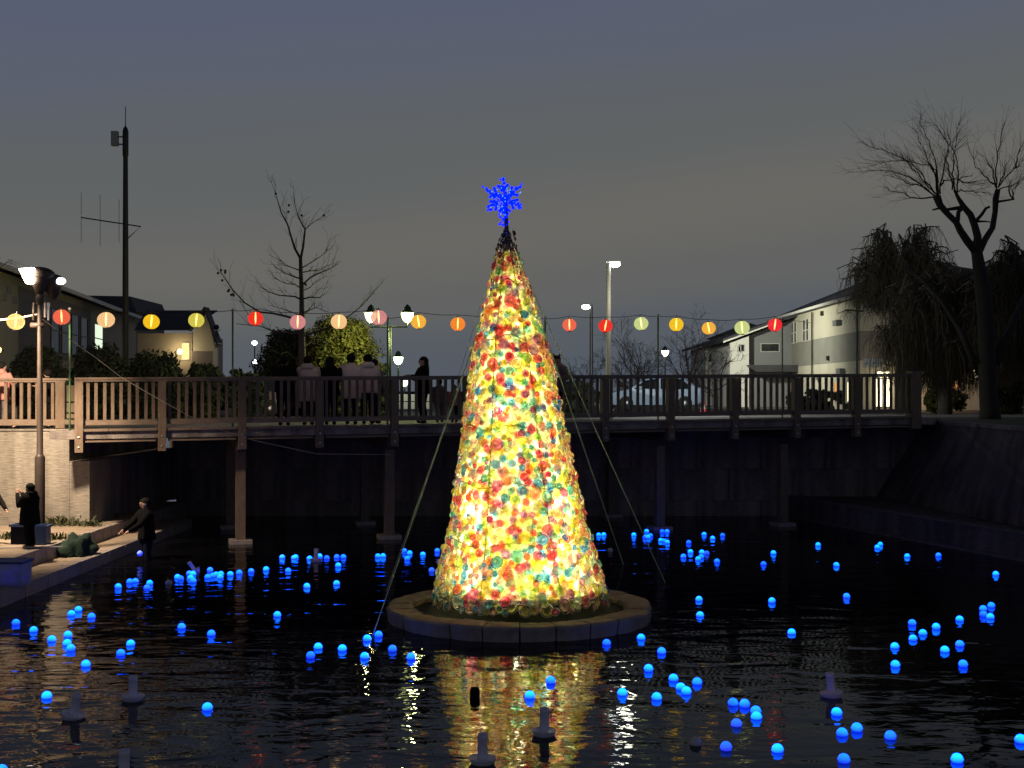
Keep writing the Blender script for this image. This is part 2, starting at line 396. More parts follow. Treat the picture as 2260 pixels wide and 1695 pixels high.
# deck
db = MB(); L0, L1 = -.35*SP, 12.15*SP
back = []
dk = MB()
def loc2(wx, wy):   # world -> local
    v = Vector((wx,wy,0))-Vector((br.location.x,br.location.y,0)); return Matrix.Rotation(-BANG,3,'Z') @ v
bl, br_ = loc2(-10.6,40.4), loc2(14.5,40.4)
dk.add([(L0,-.02,2.72+bz(L0)),(L1,-.02,2.72+bz(L1)),(br_.x,br_.y,2.72),(bl.x,bl.y,2.72),(L0,-.02,2.925+bz(L0)),(L1,-.02,2.925+bz(L1)),(br_.x,br_.y,2.935),(bl.x,bl.y,2.935)],
       [(0,3,2,1),(4,5,6,7),(0,1,5,4),(1,2,6,5),(2,3,7,6),(3,0,4,7)])
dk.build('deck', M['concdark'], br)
for n in range(12):
    a, b = SP*n+.115, SP*(n+1)-.115
    kb = 3
    for q in range(kb):
        x0 = a+(b-a)*q/kb; x1 = a+(b-a)*(q+1)/kb
        e = MB(); e.add([(x0+.006,-.10,2.90+bz(x0)),(x1-.006,-.10,2.90+bz(x1)),(x1-.006,.3,2.90+bz(x1)),(x0+.006,.3,2.90+bz(x0)),
                         (x0+.006,-.10,2.96+bz(x0)),(x1-.006,-.10,2.96+bz(x1)),(x1-.006,.3,2.96+bz(x1)),(x0+.006,.3,2.96+bz(x0))],
                        [(0,3,2,1),(4,5,6,7),(0,1,5,4),(1,2,6,5),(2,3,7,6),(3,0,4,7)])
        e.build('deck_board', M['rail'], br)
    def bar(x0, x1, y0, y1, z0, z1):
        m = MB(); m.add([(x0,y0,z0+bz(x0)),(x1,y0,z0+bz(x1)),(x1,y1,z0+bz(x1)),(x0,y1,z0+bz(x0)),(x0,y0,z1+bz(x0)),(x1,y0,z1+bz(x1)),(x1,y1,z1+bz(x1)),(x0,y1,z1+bz(x0))],
              [(0,3,2,1),(4,5,6,7),(0,1,5,4),(1,2,6,5),(2,3,7,6),(3,0,4,7)]); return m
    bar(a, b, -.045, .045, 3.05, 3.17).build('bottom_rail', M['rail'], br)
    bar(SP*n+(-.1 if n == 0 else .004), SP*(n+1)-.004, -.075, .075, 4.10, 4.145).build('hand_rail', M['rail'], br)
    bar(SP*n+(-.1 if n == 0 else 0), SP*(n+1), -.10, .14, 4.148, 4.20).build('rail_cap', M['rail'], br)
    bar(a+.03, b-.03, .02, .06, 2.68, 2.89).build('beam_web', M['steel'], br)
    bar(a+.03, b-.03, -.06, .06, 2.64, 2.677).build('beam_flange', M['rail'], br)
bal = MB().box(-.038,.038,-.022,.022,3.172,4.097).mesh('baluster', M['wood'])
for n in range(12):
    a, b = SP*n+.10, SP*(n+1)-.10
    for q in range(9):
        x = a+(b-a)*(q+.5)/9
        o = put(bal, 'baluster', br, (x+rnd.uniform(-.004,.004), 0, bz(x)), (0, rnd.uniform(-.004,.004), 0))
post = MB().box(-.095,.095,-.12,.10,2.40,4.097).mesh('post', M['wood'])
bolt = MB().sphere((0,0,0),.026,8,5,sy=.5).mesh('bolt', M['bolt'])
for n in range(12):
    p = put(post, 'post', br, (SP*n, -.01, bz(SP*n)))
    for z in (2.52, 2.76): put(bolt, 'bolt', p, (0,-.13,z))
MB().box(-.16,.16,-.15,.17,2.6,4.27).build('end_post', M['wood'], br, loc=(SP*12,0,bz(SP*12)))
pil = MB().box(-.12,.12,-.12,.12,-.05,2.36).mesh('pillar', M['wood'])
foot = MB().box(-.28,.28,-.3,.3,-.4,.10).mesh('footing', M['curb'])
for n in (2,4,6,8,10):
    for off in (.8, 4.6):
        if off > 1 and n > 9: continue
        x = SP*n+.02+(0 if off < 1 else 0)
        p = put(pil, 'pillar', br, (x, off, 0)); put(foot, 'footing', p, (0,0,0))
    bar(SP*n-.14, SP*n+.14, .1, 5.0, 2.37, 2.62).build('cross_beam', M['steel'], br)

# left ground fence on the wall
lf = thing('timber_fence', 'pale timber railing on top of the concrete wall left of the footbridge', 'fence', (0,31.75,0))
def wx(px, Y): return (px-1130)/F*Y
YF = 31.75
xe = wx(136, YF)
for n, x in enumerate((xe, xe-1.95, xe-3.9, xe-5.85)):
    p = MB().box(-.115,.115,-.12,.10,2.95,4.097).build('post', M['wood'], lf, loc=(x,0,0))
xx = xe-.22
while xx > xe-5.8:
    if min(abs(xx-(xe-1.95*q)) for q in range(4)) > .13: put(bal, 'baluster', lf, (xx,0,0))
    xx -= .196
for q in range(3):
    m = MB(); m.box(xe-1.95*(q+1)+.12, xe-1.95*q-.12, -.045,.045,3.02,3.17); m.build('bottom_rail', M['rail'], lf)
    m = MB(); m.box(xe-1.95*(q+1)+.002, xe-1.95*q-.002+(.12 if q==0 else 0), -.075,.075,4.10,4.145); m.build('hand_rail', M['rail'], lf)
    m = MB(); m.box(xe-1.95*(q+1), xe-1.95*q+(.2 if q==0 else 0), -.10,.14,4.148,4.20); m.build('rail_cap', M['rail'], lf)
# short linking panel with three boards between the fence and bridge
lk = thing('link_panel', 'short stack of boards closing the gap between fence end and bridge post', 'panel', (wx(157,31.6),31.6,0))
for z0, z1 in ((3.62,4.02),(3.35,3.58),(3.2,3.31)): MB().box(-.10,.10,-.03,.03,z0,z1).build('board', M['wood'], lk)
MB().box(-.25,.25,.035,.07,3.05,3.17).build('bottom_rail', M['rail'], lk)

# ================================================================== island and stone ring
ICX, ICY = .12, 21.6
isl = thing('stone_island', 'round stone ringed island in the water holding the lit tree', 'island', (ICX, ICY, 0))
MB().lathe([(1.95,-.5),(1.95,.13),(1.2,.17),(.001,.2)], 40).build('soil', M['soil'], isl)
NS = 24
irr = [2.24+rnd.uniform(-.05,.05) for _ in range(NS)]; inn = [1.78+rnd.uniform(-.07,.05) for _ in range(NS)]
for k in range(NS):
    a0 = 2*math.pi*k/NS; a1 = 2*math.pi*(k+1)/NS
    z = .24+rnd.uniform(-.015,.015); g = .006
    pts = []
    vs = []
    SUB = 5
    for j in range(SUB+1):
        t = j/SUB; a = a0+g+(a1-a0-2*g)*t
        ro = irr[k]*(1-t)+irr[(k+1)%NS]*t+.02*math.sin(t*math.pi)+rnd.uniform(-.012,.012)
        ri = inn[k]*(1-t)+inn[(k+1)%NS]*t+rnd.uniform(-.03,.03)
        c, s = math.cos(a), math.sin(a)
        vs += [(ri*c,ri*s,.02),(ri*c,ri*s,z-.03),((ri+.03)*c,(ri+.03)*s,z),(((ri+ro)/2)*c,((ri+ro)/2)*s,z+rnd.uniform(-.012,.012)),((ro-.03)*c,(ro-.03)*s,z-.004),(ro*c,ro*s,z-.035),((ro-.02)*c,(ro-.02)*s,.1),((ro-.05)*c,(ro-.05)*s,-.3)]
    fs = []
    for j in range(SUB):
        for q in range(7): fs.append((j*8+q, j*8+8+q, j*8+9+q, j*8+q+1))
    fs += [tuple(range(8)), tuple(SUB*8+7-q for q in range(8))]
    MB().add(vs, fs).build('stone', M['slab'], isl)

# ================================================================== the lit tree of plastic cups
prof = [(478,4),(490,6),(504,9),(530,15),(561,23),(600,33),(636,44),(689,58),(725,68),(760,77),(800,85),(850,93),(885,99),(920,104.5),(950,109),(1000,118),(1050,127),(1100,136),(1125,141),(1150,147),(1200,160),(1250,175),(1300,188),(1345,198)]
S21 = 21.6/F
PZ = [(H-(y*1.0217-870)*S21, hw*1.0217*S21) for y, hw in prof]
PZ[-1] = (.2, 1.575)
ZT = PZ[0][0]
def rad(z):
    if z >= PZ[0][0]: return PZ[0][1]
    for (z1, r1), (z0, r0) in zip(PZ, PZ[1:]):
        if z0 <= z <= z1: return r0+(r1-r0)*(z-z0)/(z1-z0)
    return PZ[-1][1]
def axis(z): return Vector((.035-.25*(z-.25)/6.4, 0, z))
tree = thing('cup_tree', 'tall glowing cone shaped tree covered in coloured clear plastic cups with a blue star', 'light tree', (ICX, ICY, 0))

def cup_mat():
    m = bpy.data.materials.new('tinted_clear_plastic'); m.use_nodes = True; nt = m.node_tree; nt.nodes.clear()
    at = N(nt, 'ShaderNodeAttribute', attribute_name='tint')
    tr = N(nt, 'ShaderNodeBsdfTransparent'); tl = N(nt, 'ShaderNodeBsdfTranslucent'); gl = N(nt, 'ShaderNodeBsdfGlossy'); gl.inputs['Roughness'].default_value = .12
    df = N(nt, 'ShaderNodeBsdfDiffuse')
    gl.inputs[0].default_value = (1,1,1,1)
    for x in (tr, tl, df): nt.links.new(at.outputs['Color'], x.inputs[0])
    a = N(nt, 'ShaderNodeMixShader'); a.inputs[0].default_value = .42
    nt.links.new(at.outputs['Alpha'], a.inputs[0])
    nt.links.new(tr.outputs[0], a.inputs[1]); nt.links.new(tl.outputs[0], a.inputs[2])
    b = N(nt, 'ShaderNodeMixShader'); b.inputs[0].default_value = .10; nt.links.new(a.outputs[0], b.inputs[1]); nt.links.new(df.outputs[0], b.inputs[2])
    fr = N(nt, 'ShaderNodeFresnel'); fr.inputs[0].default_value = 1.5
    c = N(nt, 'ShaderNodeMixShader'); nt.links.new(fr.outputs[0], c.inputs[0]); nt.links.new(b.outputs[0], c.inputs[1]); nt.links.new(gl.outputs[0], c.inputs[2])
    o = N(nt, 'ShaderNodeOutputMaterial'); nt.links.new(c.outputs[0], o.inputs[0]); return m
M['cup'] = cup_mat()
def liner_mat():
    m = bpy.data.materials.new('pale_diffuser'); m.use_nodes = True; nt = m.node_tree; nt.nodes.clear()
    tr = N(nt, 'ShaderNodeBsdfTransparent'); tl = N(nt, 'ShaderNodeBsdfTranslucent'); df = N(nt, 'ShaderNodeBsdfDiffuse')
    tl.inputs[0].default_value = (.96,.90,.50,1); df.inputs[0].default_value = (.7,.7,.35,1)
    a = N(nt, 'ShaderNodeMixShader'); a.inputs[0].default_value = .30; nt.links.new(tl.outputs[0], a.inputs[1]); nt.links.new(df.outputs[0], a.inputs[2])
    b = N(nt, 'ShaderNodeMixShader'); b.inputs[0].default_value = .14; nt.links.new(a.outputs[0], b.inputs[1]); nt.links.new(tr.outputs[0], b.inputs[2])
    o = N(nt, 'ShaderNodeOutputMaterial'); nt.links.new(b.outputs[0], o.inputs[0]); return m
M['liner'] = liner_mat()
li = MB(); vs = []; NZL, NA = 60, 48
for i in range(NZL+1):
    z = .5+(ZT-.25-.5)*i/NZL; r = max(.03, rad(z)-.10)
    for j in range(NA):
        a = 2*math.pi*j/NA; rr = r*(1+.012*noise.noise(Vector((a*3,z*3,1))))
        vs.append(axis(z)+Vector((rr*math.cos(a), rr*math.sin(a), 0)))
li.add(vs, [(i*NA+j, i*NA+(j+1)%NA, (i+1)*NA+(j+1)%NA, (i+1)*NA+j) for i in range(NZL) for j in range(NA)])
li.build('diffuser_liner', M['liner'], tree, smooth=True)  # translucent surface added to spread lamp light so gaps between cups glow
M['lightblock'] = mat('olive_light_block', (.04,.045,.02), .95)  # opaque skirt and sheet added to stop inner light leaking under the cups
MB().lathe([(rad(.16)-.12,.14),(rad(.3)-.11,.3),(rad(.5)-.11,.5)], 40, Matrix.Translation(axis(.3)-Vector((0,0,.3)))).build('light_block_skirt', M['lightblock'], tree)
MB().lathe([(.001,.50),(rad(.5)-.12,.495)], 40, Matrix.Translation(axis(.5)-Vector((0,0,.5)))).build('light_block_sheet', M['lightblock'], tree)

COLS = [((.98,.90,.20),22),((.97,.93,.50),14),((.97,.76,.40),8),((.95,.52,.34),8),((.74,.14,.22),12),((.90,.26,.18),5),((.62,.14,.30),6),((.92,.58,.58),6),((.28,.66,.68),9),((.12,.38,.84),9),((.66,.86,.30),6),((.84,.94,.88),11),((.50,.26,.60),4)]
bag = [c for c, n in COLS for _ in range(n)]
def pale(c, k): return tuple(x*(1-k)+k*y for x, y in zip(c, (.95,.93,.85)))
def cup_profile(kind):
    if kind == 0:   # bottle bottom
        return [(.0,.30),(.16,.38),(.34,.42),(.50,.36),(.60,.20),(.66,.04),(.88,-.04),(.94,-.05),(1.03,.03)]
    if kind == 1:   # shallow dish with a deep cup
        return [(.0,.52),(.22,.54),(.40,.50),(.50,.30),(.56,.05),(.80,.02),(.92,-.02),(1.0,.05)]
    if kind == 2:   # open cup, mouth outward
        return [(.0,.0),(.40,.02),(.50,.12),(.66,.42),(.80,.62),(.96,.66),(1.0,.60)]
    return [(.0,.50),(.20,.48),(.42,.40),(.60,.26),(.72,.08),(.90,.0),(1.0,.05)]
def cup(mb, kind, col, R_, Mx, n=12):
    pr = cup_profile(kind); vs = []; cs = []
    L = len(pr)
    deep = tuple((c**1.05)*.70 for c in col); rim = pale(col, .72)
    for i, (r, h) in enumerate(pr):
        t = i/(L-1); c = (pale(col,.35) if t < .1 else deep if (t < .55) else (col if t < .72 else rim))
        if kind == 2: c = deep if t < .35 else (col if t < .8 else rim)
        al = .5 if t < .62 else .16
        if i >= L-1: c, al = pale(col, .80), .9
        m = 1 if i == 0 else n
        for j in range(m):
            a = 2*math.pi*j/n
            w_ = 1+(.07*math.cos(5*a) if (kind == 0 and .2 < r < .62) else 0)
            vs.append(Mx @ Vector((r*w_*R_*math.cos(a), r*w_*R_*math.sin(a), h*R_))); cs.append((*c, al))
    fs = [(0, 1+j, 1+(j+1)%n) for j in range(n)]
    for i in range(1, L-1):
        b0 = 1+(i-1)*n
        for j in range(n): fs.append((b0+j, b0+n+j, b0+n+(j+1)%n, b0+(j+1)%n))
    o = len(mb.v); mb.v += [tuple(v) for v in vs]; mb.f += [tuple(q+o for q in f) for f in fs]; mb.c += cs
# place cups by dart throwing on the cone
cells = []; placed = []
grid = {}
def try_place(z, a, r):
    R0 = rad(z); p = axis(z)+Vector((R0*math.cos(a), R0*math.sin(a), 0))
    key = (int(p.x//.25), int(p.y//.25), int(p.z//.25))
    for dx in (-1,0,1):
        for dy in (-1,0,1):
            for dz in (-1,0,1):
                for q, rq in grid.get((key[0]+dx,key[1]+dy,key[2]+dz), ()):
                    if (q-p).length < (r+rq)*.66: return False
    grid.setdefault(key, []).append((p, r)); placed.append((p, r, z, a)); return True
for r, tries in ((.125,260),(.105,700),(.088,2200),(.070,9000),(.056,22000)):
    for _ in range(tries):
        z = .32+(ZT-.42)*(1-math.sqrt(rnd.random()))
        rr = r*rnd.uniform(.9,1.1)*(1 if z < 5.6 else .8)
        if rad(z) < .16 and rr > .08: continue
        try_place(z, rnd.uniform(0, 2*math.pi), rr)
proto = {}
vis = sorted([p for p in placed if -math.sin(p[3]) > -.05], key=lambda p: -p[1]*max(.25,-math.sin(p[3])))
single = set(id(p) for p in vis[:298])
rest = MB()
under = []
if True:
    keep_p, keep_g = placed, grid
    placed, grid = [], {}
    for r, tries in ((.10,500),(.082,2600),(.064,9000)):
        for _ in range(tries):
            z = .5+(ZT-.75)*(1-math.sqrt(rnd.random()))
            if rad(z) > .17: try_place(z, rnd.uniform(0, 2*math.pi), r*rnd.uniform(.9,1.1))
    under = [(p-Vector((math.cos(a), math.sin(a), 0))*.055, r, z, a) for p, r, z, a in placed]
    placed, grid = keep_p, keep_g
for pl in placed+under:
    p, r, z, a = pl
    out_ = Vector((math.cos(a), math.sin(a), .22+rnd.uniform(-.15,.15))).normalized()
    out_ = (out_+Vector((rnd.uniform(-.28,.28), rnd.uniform(-.28,.28), rnd.uniform(-.28,.28)))).normalized()
    q = out_.to_track_quat('Z', 'Y').to_matrix().to_4x4()
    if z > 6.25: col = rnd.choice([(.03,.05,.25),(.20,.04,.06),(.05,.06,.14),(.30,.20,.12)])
    else: col = rnd.choice(bag)
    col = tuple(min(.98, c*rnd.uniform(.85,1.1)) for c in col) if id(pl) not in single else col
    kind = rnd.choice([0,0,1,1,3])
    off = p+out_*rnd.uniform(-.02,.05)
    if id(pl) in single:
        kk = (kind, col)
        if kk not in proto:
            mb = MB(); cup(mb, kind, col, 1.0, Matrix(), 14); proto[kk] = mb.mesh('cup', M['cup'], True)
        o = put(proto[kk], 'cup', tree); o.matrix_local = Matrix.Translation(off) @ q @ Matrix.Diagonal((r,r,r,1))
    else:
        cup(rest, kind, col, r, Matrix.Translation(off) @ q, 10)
tag(rest.build('small_cups', M['cup'], tree, True), kind='stuff')
# frame: hoops, ribs and mast
fr = MB()
for z in (.4,1.35,2.3,3.25,4.75,5.7):
    rr = rad(z)+.015
    fr = MB(); fr.tube([axis(z)+Vector((rr*math.cos(2*math.pi*j/36), rr*math.sin(2*math.pi*j/36), .05*math.sin(j))) for j in range(37)], .009, 4)
    fr.build('hoop', M['dark'], tree)
for a in (R(-62), R(-2), R(58), R(118), R(178), R(-118)):
    rb = MB(); rb.tube([axis(z)+Vector(((rad(z)-.03)*math.cos(a), (rad(z)-.03)*math.sin(a), 0)) for z in [.2+6.4*i/14 for i in range(15)]], .014, 4)
    rb.build('rib', M['dark'], tree)
MB().tube([axis(.1), axis(ZT+.45)], .035, 8).build('mast', M['dark'], tree)
# lamps inside
bulbm = emat('flood_lamp_glow', (1,.93,.70), 130)
bul = MB().sphere((0,0,0),1,12,8).mesh('flood_lamp', bulbm, True)
for px, py, r, d in ((1038,1106,.085,.2),(1200,1092,.08,.2),(1098,1296,.07,.2),(1176,1226,.05,.16),(1020,1266,.05,.16),(1085,888,.045,.16),(1212,1180,.045,.14),(990,1040,.04,.14),(1236,1262,.045,.16),(1120,700,.03,.14),(1070,800,.03,.2),(1150,980,.04,.25)):
    x, y_ = px*1.0217, py*1.0217
    z = H-(y_-870)*(21.6-rad(3))/F
    X = (x-1130)/F*(21.6-.6)-ICX; ax = axis(z)
    rr = rad(z)-d; dx = X-ax.x
    if abs(dx) > rr: dx = math.copysign(rr*.98, dx)
    yy = -math.sqrt(max(.0, rr*rr-dx*dx))
    put(bul, 'flood_lamp', tree, (X if abs(X-ax.x) < rr else ax.x+dx, yy, z), scale=(r,r,r))
    if r > .04: light('flood_glow', (ax.x+dx*.94, yy+.12, z), 16 if r > .06 else 7, (1,.94,.75), .05, tree)
WARM = (1,.91,.60)
for z, pw in ((.75,46),(1.5,62),(2.3,64),(3.1,48),(3.9,33),(4.6,20),(5.2,10),(5.7,4.5),(6.05,1.0)):
    light('tree_inner_light', axis(z), pw*1.9, WARM, .12, tree)
for k in range(5):
    a = R(-150+30*k)+.1
    z = .95; light('tree_inner_light', axis(z)+Vector(((rad(z)-.6)*math.cos(a), (rad(z)-.6)*math.sin(a), 0)), 15, WARM, .1, tree)
# star
zs = H-(438-870)*S21; star_c = Vector((ICX*0+(1112-1130)*S21-ICX, -.02, zs))
st = MB(); fw = MB()
def bead(p, r): st.sphere(p, r, 6, 4)
for k in range(6):
    a = R(90+60*k+4); d = Vector((math.cos(a), 0, math.sin(a))); L = .265
    fw.tube([star_c, star_c+d*L], .006, 4)
    for t in (.06,.12,.18,.24,.30):
        for _ in range(2): bead(star_c+d*t+Vector((rnd.uniform(-.028,.028), rnd.uniform(-.03,.03), rnd.uniform(-.028,.028))), .025)
    for sgn in (-1,1):
        b = R(90+60*k+4+sgn*42); e = Vector((math.cos(b), 0, math.sin(b)))
        a2 = star_c+d*.13; fw.tube([a2, a2+e*.12], .005, 4)
        for t in (.03,.065,.10,.12): bead(a2+e*t+Vector((0, rnd.uniform(-.03,.03), 0)), .025)
    for j in range(4):
        bead(star_c+d*rnd.uniform(.26,.35)+Vector((rnd.uniform(-.05,.05), rnd.uniform(-.03,.03), rnd.uniform(-.05,.05))), .018)
for j in range(34): bead(star_c+Vector((rnd.uniform(-.08,.08), rnd.uniform(-.03,.03), -.32+rnd.uniform(-.14,.16))), .017)
for j in range(60):
    a = rnd.uniform(0,6.28); u = rnd.uniform(.0,.18); bead(star_c+Vector((u*math.cos(a), rnd.uniform(-.03,.03), u*math.sin(a))), .018)
so = fw.build('star_frame', M['dark'], tree)
st.build('star_bulbs', emat('blue_led', (.0,.006,1.0), 4), so, True)['kind'] = 'stuff'
st2 = MB(); 
for j in range(26):
    a = rnd.uniform(0, 2*math.pi); rr = .34*math.sqrt(rnd.random()); 
    if abs(math.sin(3*(a-R(94)))) > .8 and rr > .2: rr *= .6
    st2.sphere(star_c+Vector((rr*math.cos(a), -.03, rr*math.sin(a))), .011, 5, 4)
st2.build('star_sparks', emat('cyan_led', (.05,.22,1.0), 2.6), so)['kind'] = 'stuff'
light('star_light', star_c+Vector((0,-.1,-.3)), 1.2, (.05,.1,1), .15, tree)

# guy ropes
def rope(pts, label, r=.008, m='rope', name='guy_rope', group='guy ropes bracing the lit tree', cat='rope'):
    mb = MB(); P = []
    for i in range(len(pts)-1):
        for t in range(6): P.append(pts[i].lerp(pts[i+1], t/6))
    P.append(pts[-1]); mb.tube(P, r, 5)
    return tag(mb.build(name, M[m]), label, cat, group)
tp = lambda z, a, k=.02: Vector((ICX,ICY,0))+axis(z)+Vector(((rad(z)+k)*math.cos(a), (rad(z)+k)*math.sin(a), 0))
rope([tp(5.1, R(170)), G(853,1304)], 'pale green rope from upper left of the tree, brightest one on the left')
rope([tp(5.0, R(190)), G(822,1404)], 'dim rope just inside the bright one left of the tree', .009)
rope([tp(6.3, R(0)), G(1376,1246)], 'green rope down the right side of the tree into the water', .014)
rope([tp(6.0, R(10)), G(1468,1286)], 'thin pale rope farthest right of the tree', .010)
rope([tp(6.3, R(100)), tp(5.6, R(150), .15), G(905,1180)], 'faint rope starting high on the dark top of the tree', .004)

# ================================================================== floating balls
balls = []
def add(ox, oy, s, lst):
    for x, y in lst:
        X, Y = ox+x/s, oy+y/s
        if all(math.hypot(X-a, Y-b) > 2.6 for a, b in balls): balls.append((X, Y))
add(240,1180,5.53, [(115,598),(257,538),(325,528),(500,557),(466,610),(840,483),(878,500),(985,440),(1030,443),(1000,495),(1030,530),(1237,400),(1208,480),(1270,465),(1312,455),(1368,448),(1360,483),(1483,450),(1592,430),(1738,410),(1921,390),(2117,242),(2190,403),(2057,938),(890,1080),(1252,1163),(268,1280),(147,1400)])
add(600,1180,5.53, [(270,250),(290,240),(460,258),(583,232),(670,252),(792,240),(873,242),(810,345),(1293,232),(1357,230),(1617,167),(1682,192),(1652,262),(1843,210),(2020,165),(427,593),(790,557),(565,1318),(473,1430),(860,1345),(1163,1223),(1302,1178),(1472,1350),(1132,1433),(1702,1443)])
add(1300,1140,5.53, [(118,197),(180,194),(547,197),(702,157),(750,207),(685,228),(720,228),(893,160),(952,157),(875,262),(914,268),(955,288),(1217,290),(1238,403),(1152,455),(1376,408),(1368,463),(1332,490),(1405,190),(1508,238),(1630,202),(1562,513),(2130,545),(1342,968),(1355,1157),(635,1430),(215,1493),(885,1597)])
add(1660,1140,3.687, [(173,277),(537,210),(1043,207),(1018,232),(1262,300),(1516,295),(685,373),(1983,445),(161,662),(768,622),(321,910),(1302,838),(1497,870),(1389,917),(1309,960),(1161,1023),(1165,1170),(1568,1053),(1690,1007),(1717,1170),(1688,807),(1946,698),(1880,723),(1882,770),(1938,788),(688,1555)])
add(1300,1360,5.027, [(660,537),(937,640),(1018,735),(1080,785),(1200,680),(370,795),(750,843),(1598,905),(1727,923),(1850,990),(1857,1053),(2092,1412)])
add(1500,1400,2.911, [(1044,598),(1139,571),(1354,620),(2190,642),(1055,766),(1783,766)])
add(900,1400,3.687, [(1162,342),(993,460)])
add(0,1300,3.915, [(138,260),(291,322),(447,402),(617,185),(677,148),(791,204),(586,366),(580,434),(612,480),(741,614),(404,882),(1792,980),(12,1522)])
dim = [(600+1950/5.53, 1180+400/5.53), (1300+1437/5.53, 1140+417/5.53), (1300+1636/5.027, 1360+1133/5.027), (1300+1521/5.027, 1360+1392/5.027)]
def ball_mat(name, col, s):
    m = bpy.data.materials.new(name); m.use_nodes = True; nt = m.node_tree; b = nt.nodes['Principled BSDF']
    b.inputs['Base Color'].default_value = (.5,.6,.8,1); b.inputs['Roughness'].default_value = .3
    b.inputs['Emission Strength'].default_value = s
    # glow falloff from dome to waterline is painted into the emission colour
    tc = N(nt, 'ShaderNodeTexCoord'); sp = N(nt, 'ShaderNodeSeparateXYZ'); nt.links.new(tc.outputs['Object'], sp.inputs[0])
    mr = N(nt, 'ShaderNodeMapRange'); mr.inputs['From Min'].default_value = -.012; mr.inputs['From Max'].default_value = .050
    nt.links.new(sp.outputs[2], mr.inputs[0])
    mc = N(nt, 'ShaderNodeMix', data_type='RGBA'); nt.links.new(mr.outputs[0], mc.inputs['Factor'])
    mc.inputs['A'].default_value = (col[0], col[1]*.16, col[2]*.55, 1); mc.inputs['B'].default_value = (*col, 1)
    nt.links.new(mc.outputs['Result'], b.inputs['Emission Color'])
    return m
BM = [ball_mat('lit_ball_a', (.0,.085,1.0), 12), ball_mat('lit_ball_b', (.0,.070,1.0), 7.5), ball_mat('lit_ball_dim', (.005,.09,1.0), 2.2), ball_mat('lit_ball_c', (.0,.10,1.0), 9), ball_mat('lit_ball_e', (.0,.075,1.0), 4.5)]
bm_meshes = []
for m in BM:
    b = MB(); b.sphere((0,0,0), .062, 16, 12); b.lathe([(.0615,-.006),(.0655,-.004),(.0655,.004),(.0615,.006)], 16); bm_meshes.append(b.mesh('float_ball', m, True))
zones = [(lambda x,y: x < 520 and y > 1330, 'floating near the left stone steps'),
         (lambda x,y: x < 480, 'in the far group beside the wading person'),
         (lambda x,y: x < 780 and y <= 1330, 'in the far row left of the tree'),
         (lambda x,y: x < 1000 and y <= 1330, 'far out beside the left guy ropes'),
         (lambda x,y: x < 1300 and y > 1330, 'in the water before the island'),
         (lambda x,y: x < 1640 and y <= 1262, 'in the far cluster right of the tree'),
         (lambda x,y: y <= 1345, 'spread below the right embankment'),
         (lambda x,y: x < 1760 and y > 1345, 'in the near water right of the reflection'),
         (lambda x,y: x >= 1760 and y < 1540, 'in the loose right hand cluster'),
         (lambda x,y: True, 'in the nearest water at bottom right')]
byz = {}
for x, y in balls+dim:
    for i, (fn, _) in enumerate(zones):
        if fn(x, y): byz.setdefault(i, []).append((x, y)); break
for i, lst in byz.items():
    lst.sort()
    for k, (x, y) in enumerate(lst):
        d = (x, y) in dim
        p = G(x, 870+(y-870)*H/(H-.085))
        o = put(bm_meshes[2 if d else rnd.choice((0,0,0,1,1,3,4))], 'float_ball', None, (p.x, p.y, .024+rnd.uniform(-.006,.006)), (rnd.uniform(-.15,.15), rnd.uniform(-.15,.15), rnd.uniform(0,6)))
        tag(o, f"{'dim' if d else 'bright'} blue glowing ball, {ORD[k]} from the left {zones[i][1]}", 'floating ball', 'glowing blue balls floating on the water')
# unlit ones
ub = MB(); ub.sphere((0,0,0), .066, 14, 10); ub = ub.mesh('unlit_ball', M['white'], True)
for x, y, lab in ((240+730/5.53, 1180+600/5.53, 'unlit pale ball floating in the gap between blue groups at left'),
             (1300+258/5.53, 1140+425/5.53, 'unlit grey ball floating just right of the tree'),
             (1300+1183/5.027, 1360+1425/5.027, 'unlit grey ball floating in the near water among yellow ripples')):
    p = G(x, y); tag(put(ub, 'unlit_ball', None, (p.x, p.y, .02)), lab, 'floating ball', 'unlit floating balls')
p = G(1048, 1541); tag(MB().lathe([(.001,-.08),(.05,-.07),(.062,-.04),(.062,.10),(.05,.135),(.001,.145)], 14).build('dark_float', M['black'], None, True, p), 'small dark capsule float bobbing in the tree reflection', 'float')

# tube floats
tubeM = [mat('violet_white_plastic', (.72,.69,.82), .5, col2=(.62,.59,.72), nscale=8), mat('rosy_white_plastic', (.85,.66,.68), .5)]
def tube_float(px, py, lab, tilt=(0,0), m=0, s=1):
    p = G(px, py); t = thing('tube_float', lab, 'float', (p.x,p.y,0), 0, 'white tube shaped floats on the water')
    t.rotation_euler = (tilt[0], tilt[1], rnd.uniform(0,6) if tilt == (0,0) else 0); t.scale = (s,s,s)
    MB().lathe([(.001,.27),(.042,.27),(.044,.30),(.052,.302),(.053,.275),(.0545,.27),(.0545,.26),(.052,.255),(.053,.05),(.056,.045)], 18).build('tube', tubeM[m], t, True)
    MB().lathe([(.054,.05),(.13,.055),(.145,.06),(.145,.05),(.115,.0),(.095,-.06),(.001,-.065)], 22).build('float_dish', tubeM[m], t, True)
tube_float(293, 1545, 'pale upright tube float beside the blue balls at lower left', (0,.02))
tube_float(160, 1585, 'grey tube float leaning right, nearest the bottom left', (.05,.20))
tube_float(697, 1240, 'far rosy tube float standing among the blue balls', (0,.03), 1, 1.0)
tube_float(1836, 1537, 'lilac tube float leaning left at lower right', (0,-.10), 1)
tube_float(1200, 1622, 'dark tube float in the middle of the tree reflection', (0,.04))
tube_float(1064, 1684, 'dark tube float at the bottom edge in the tree reflection', (0,.02))
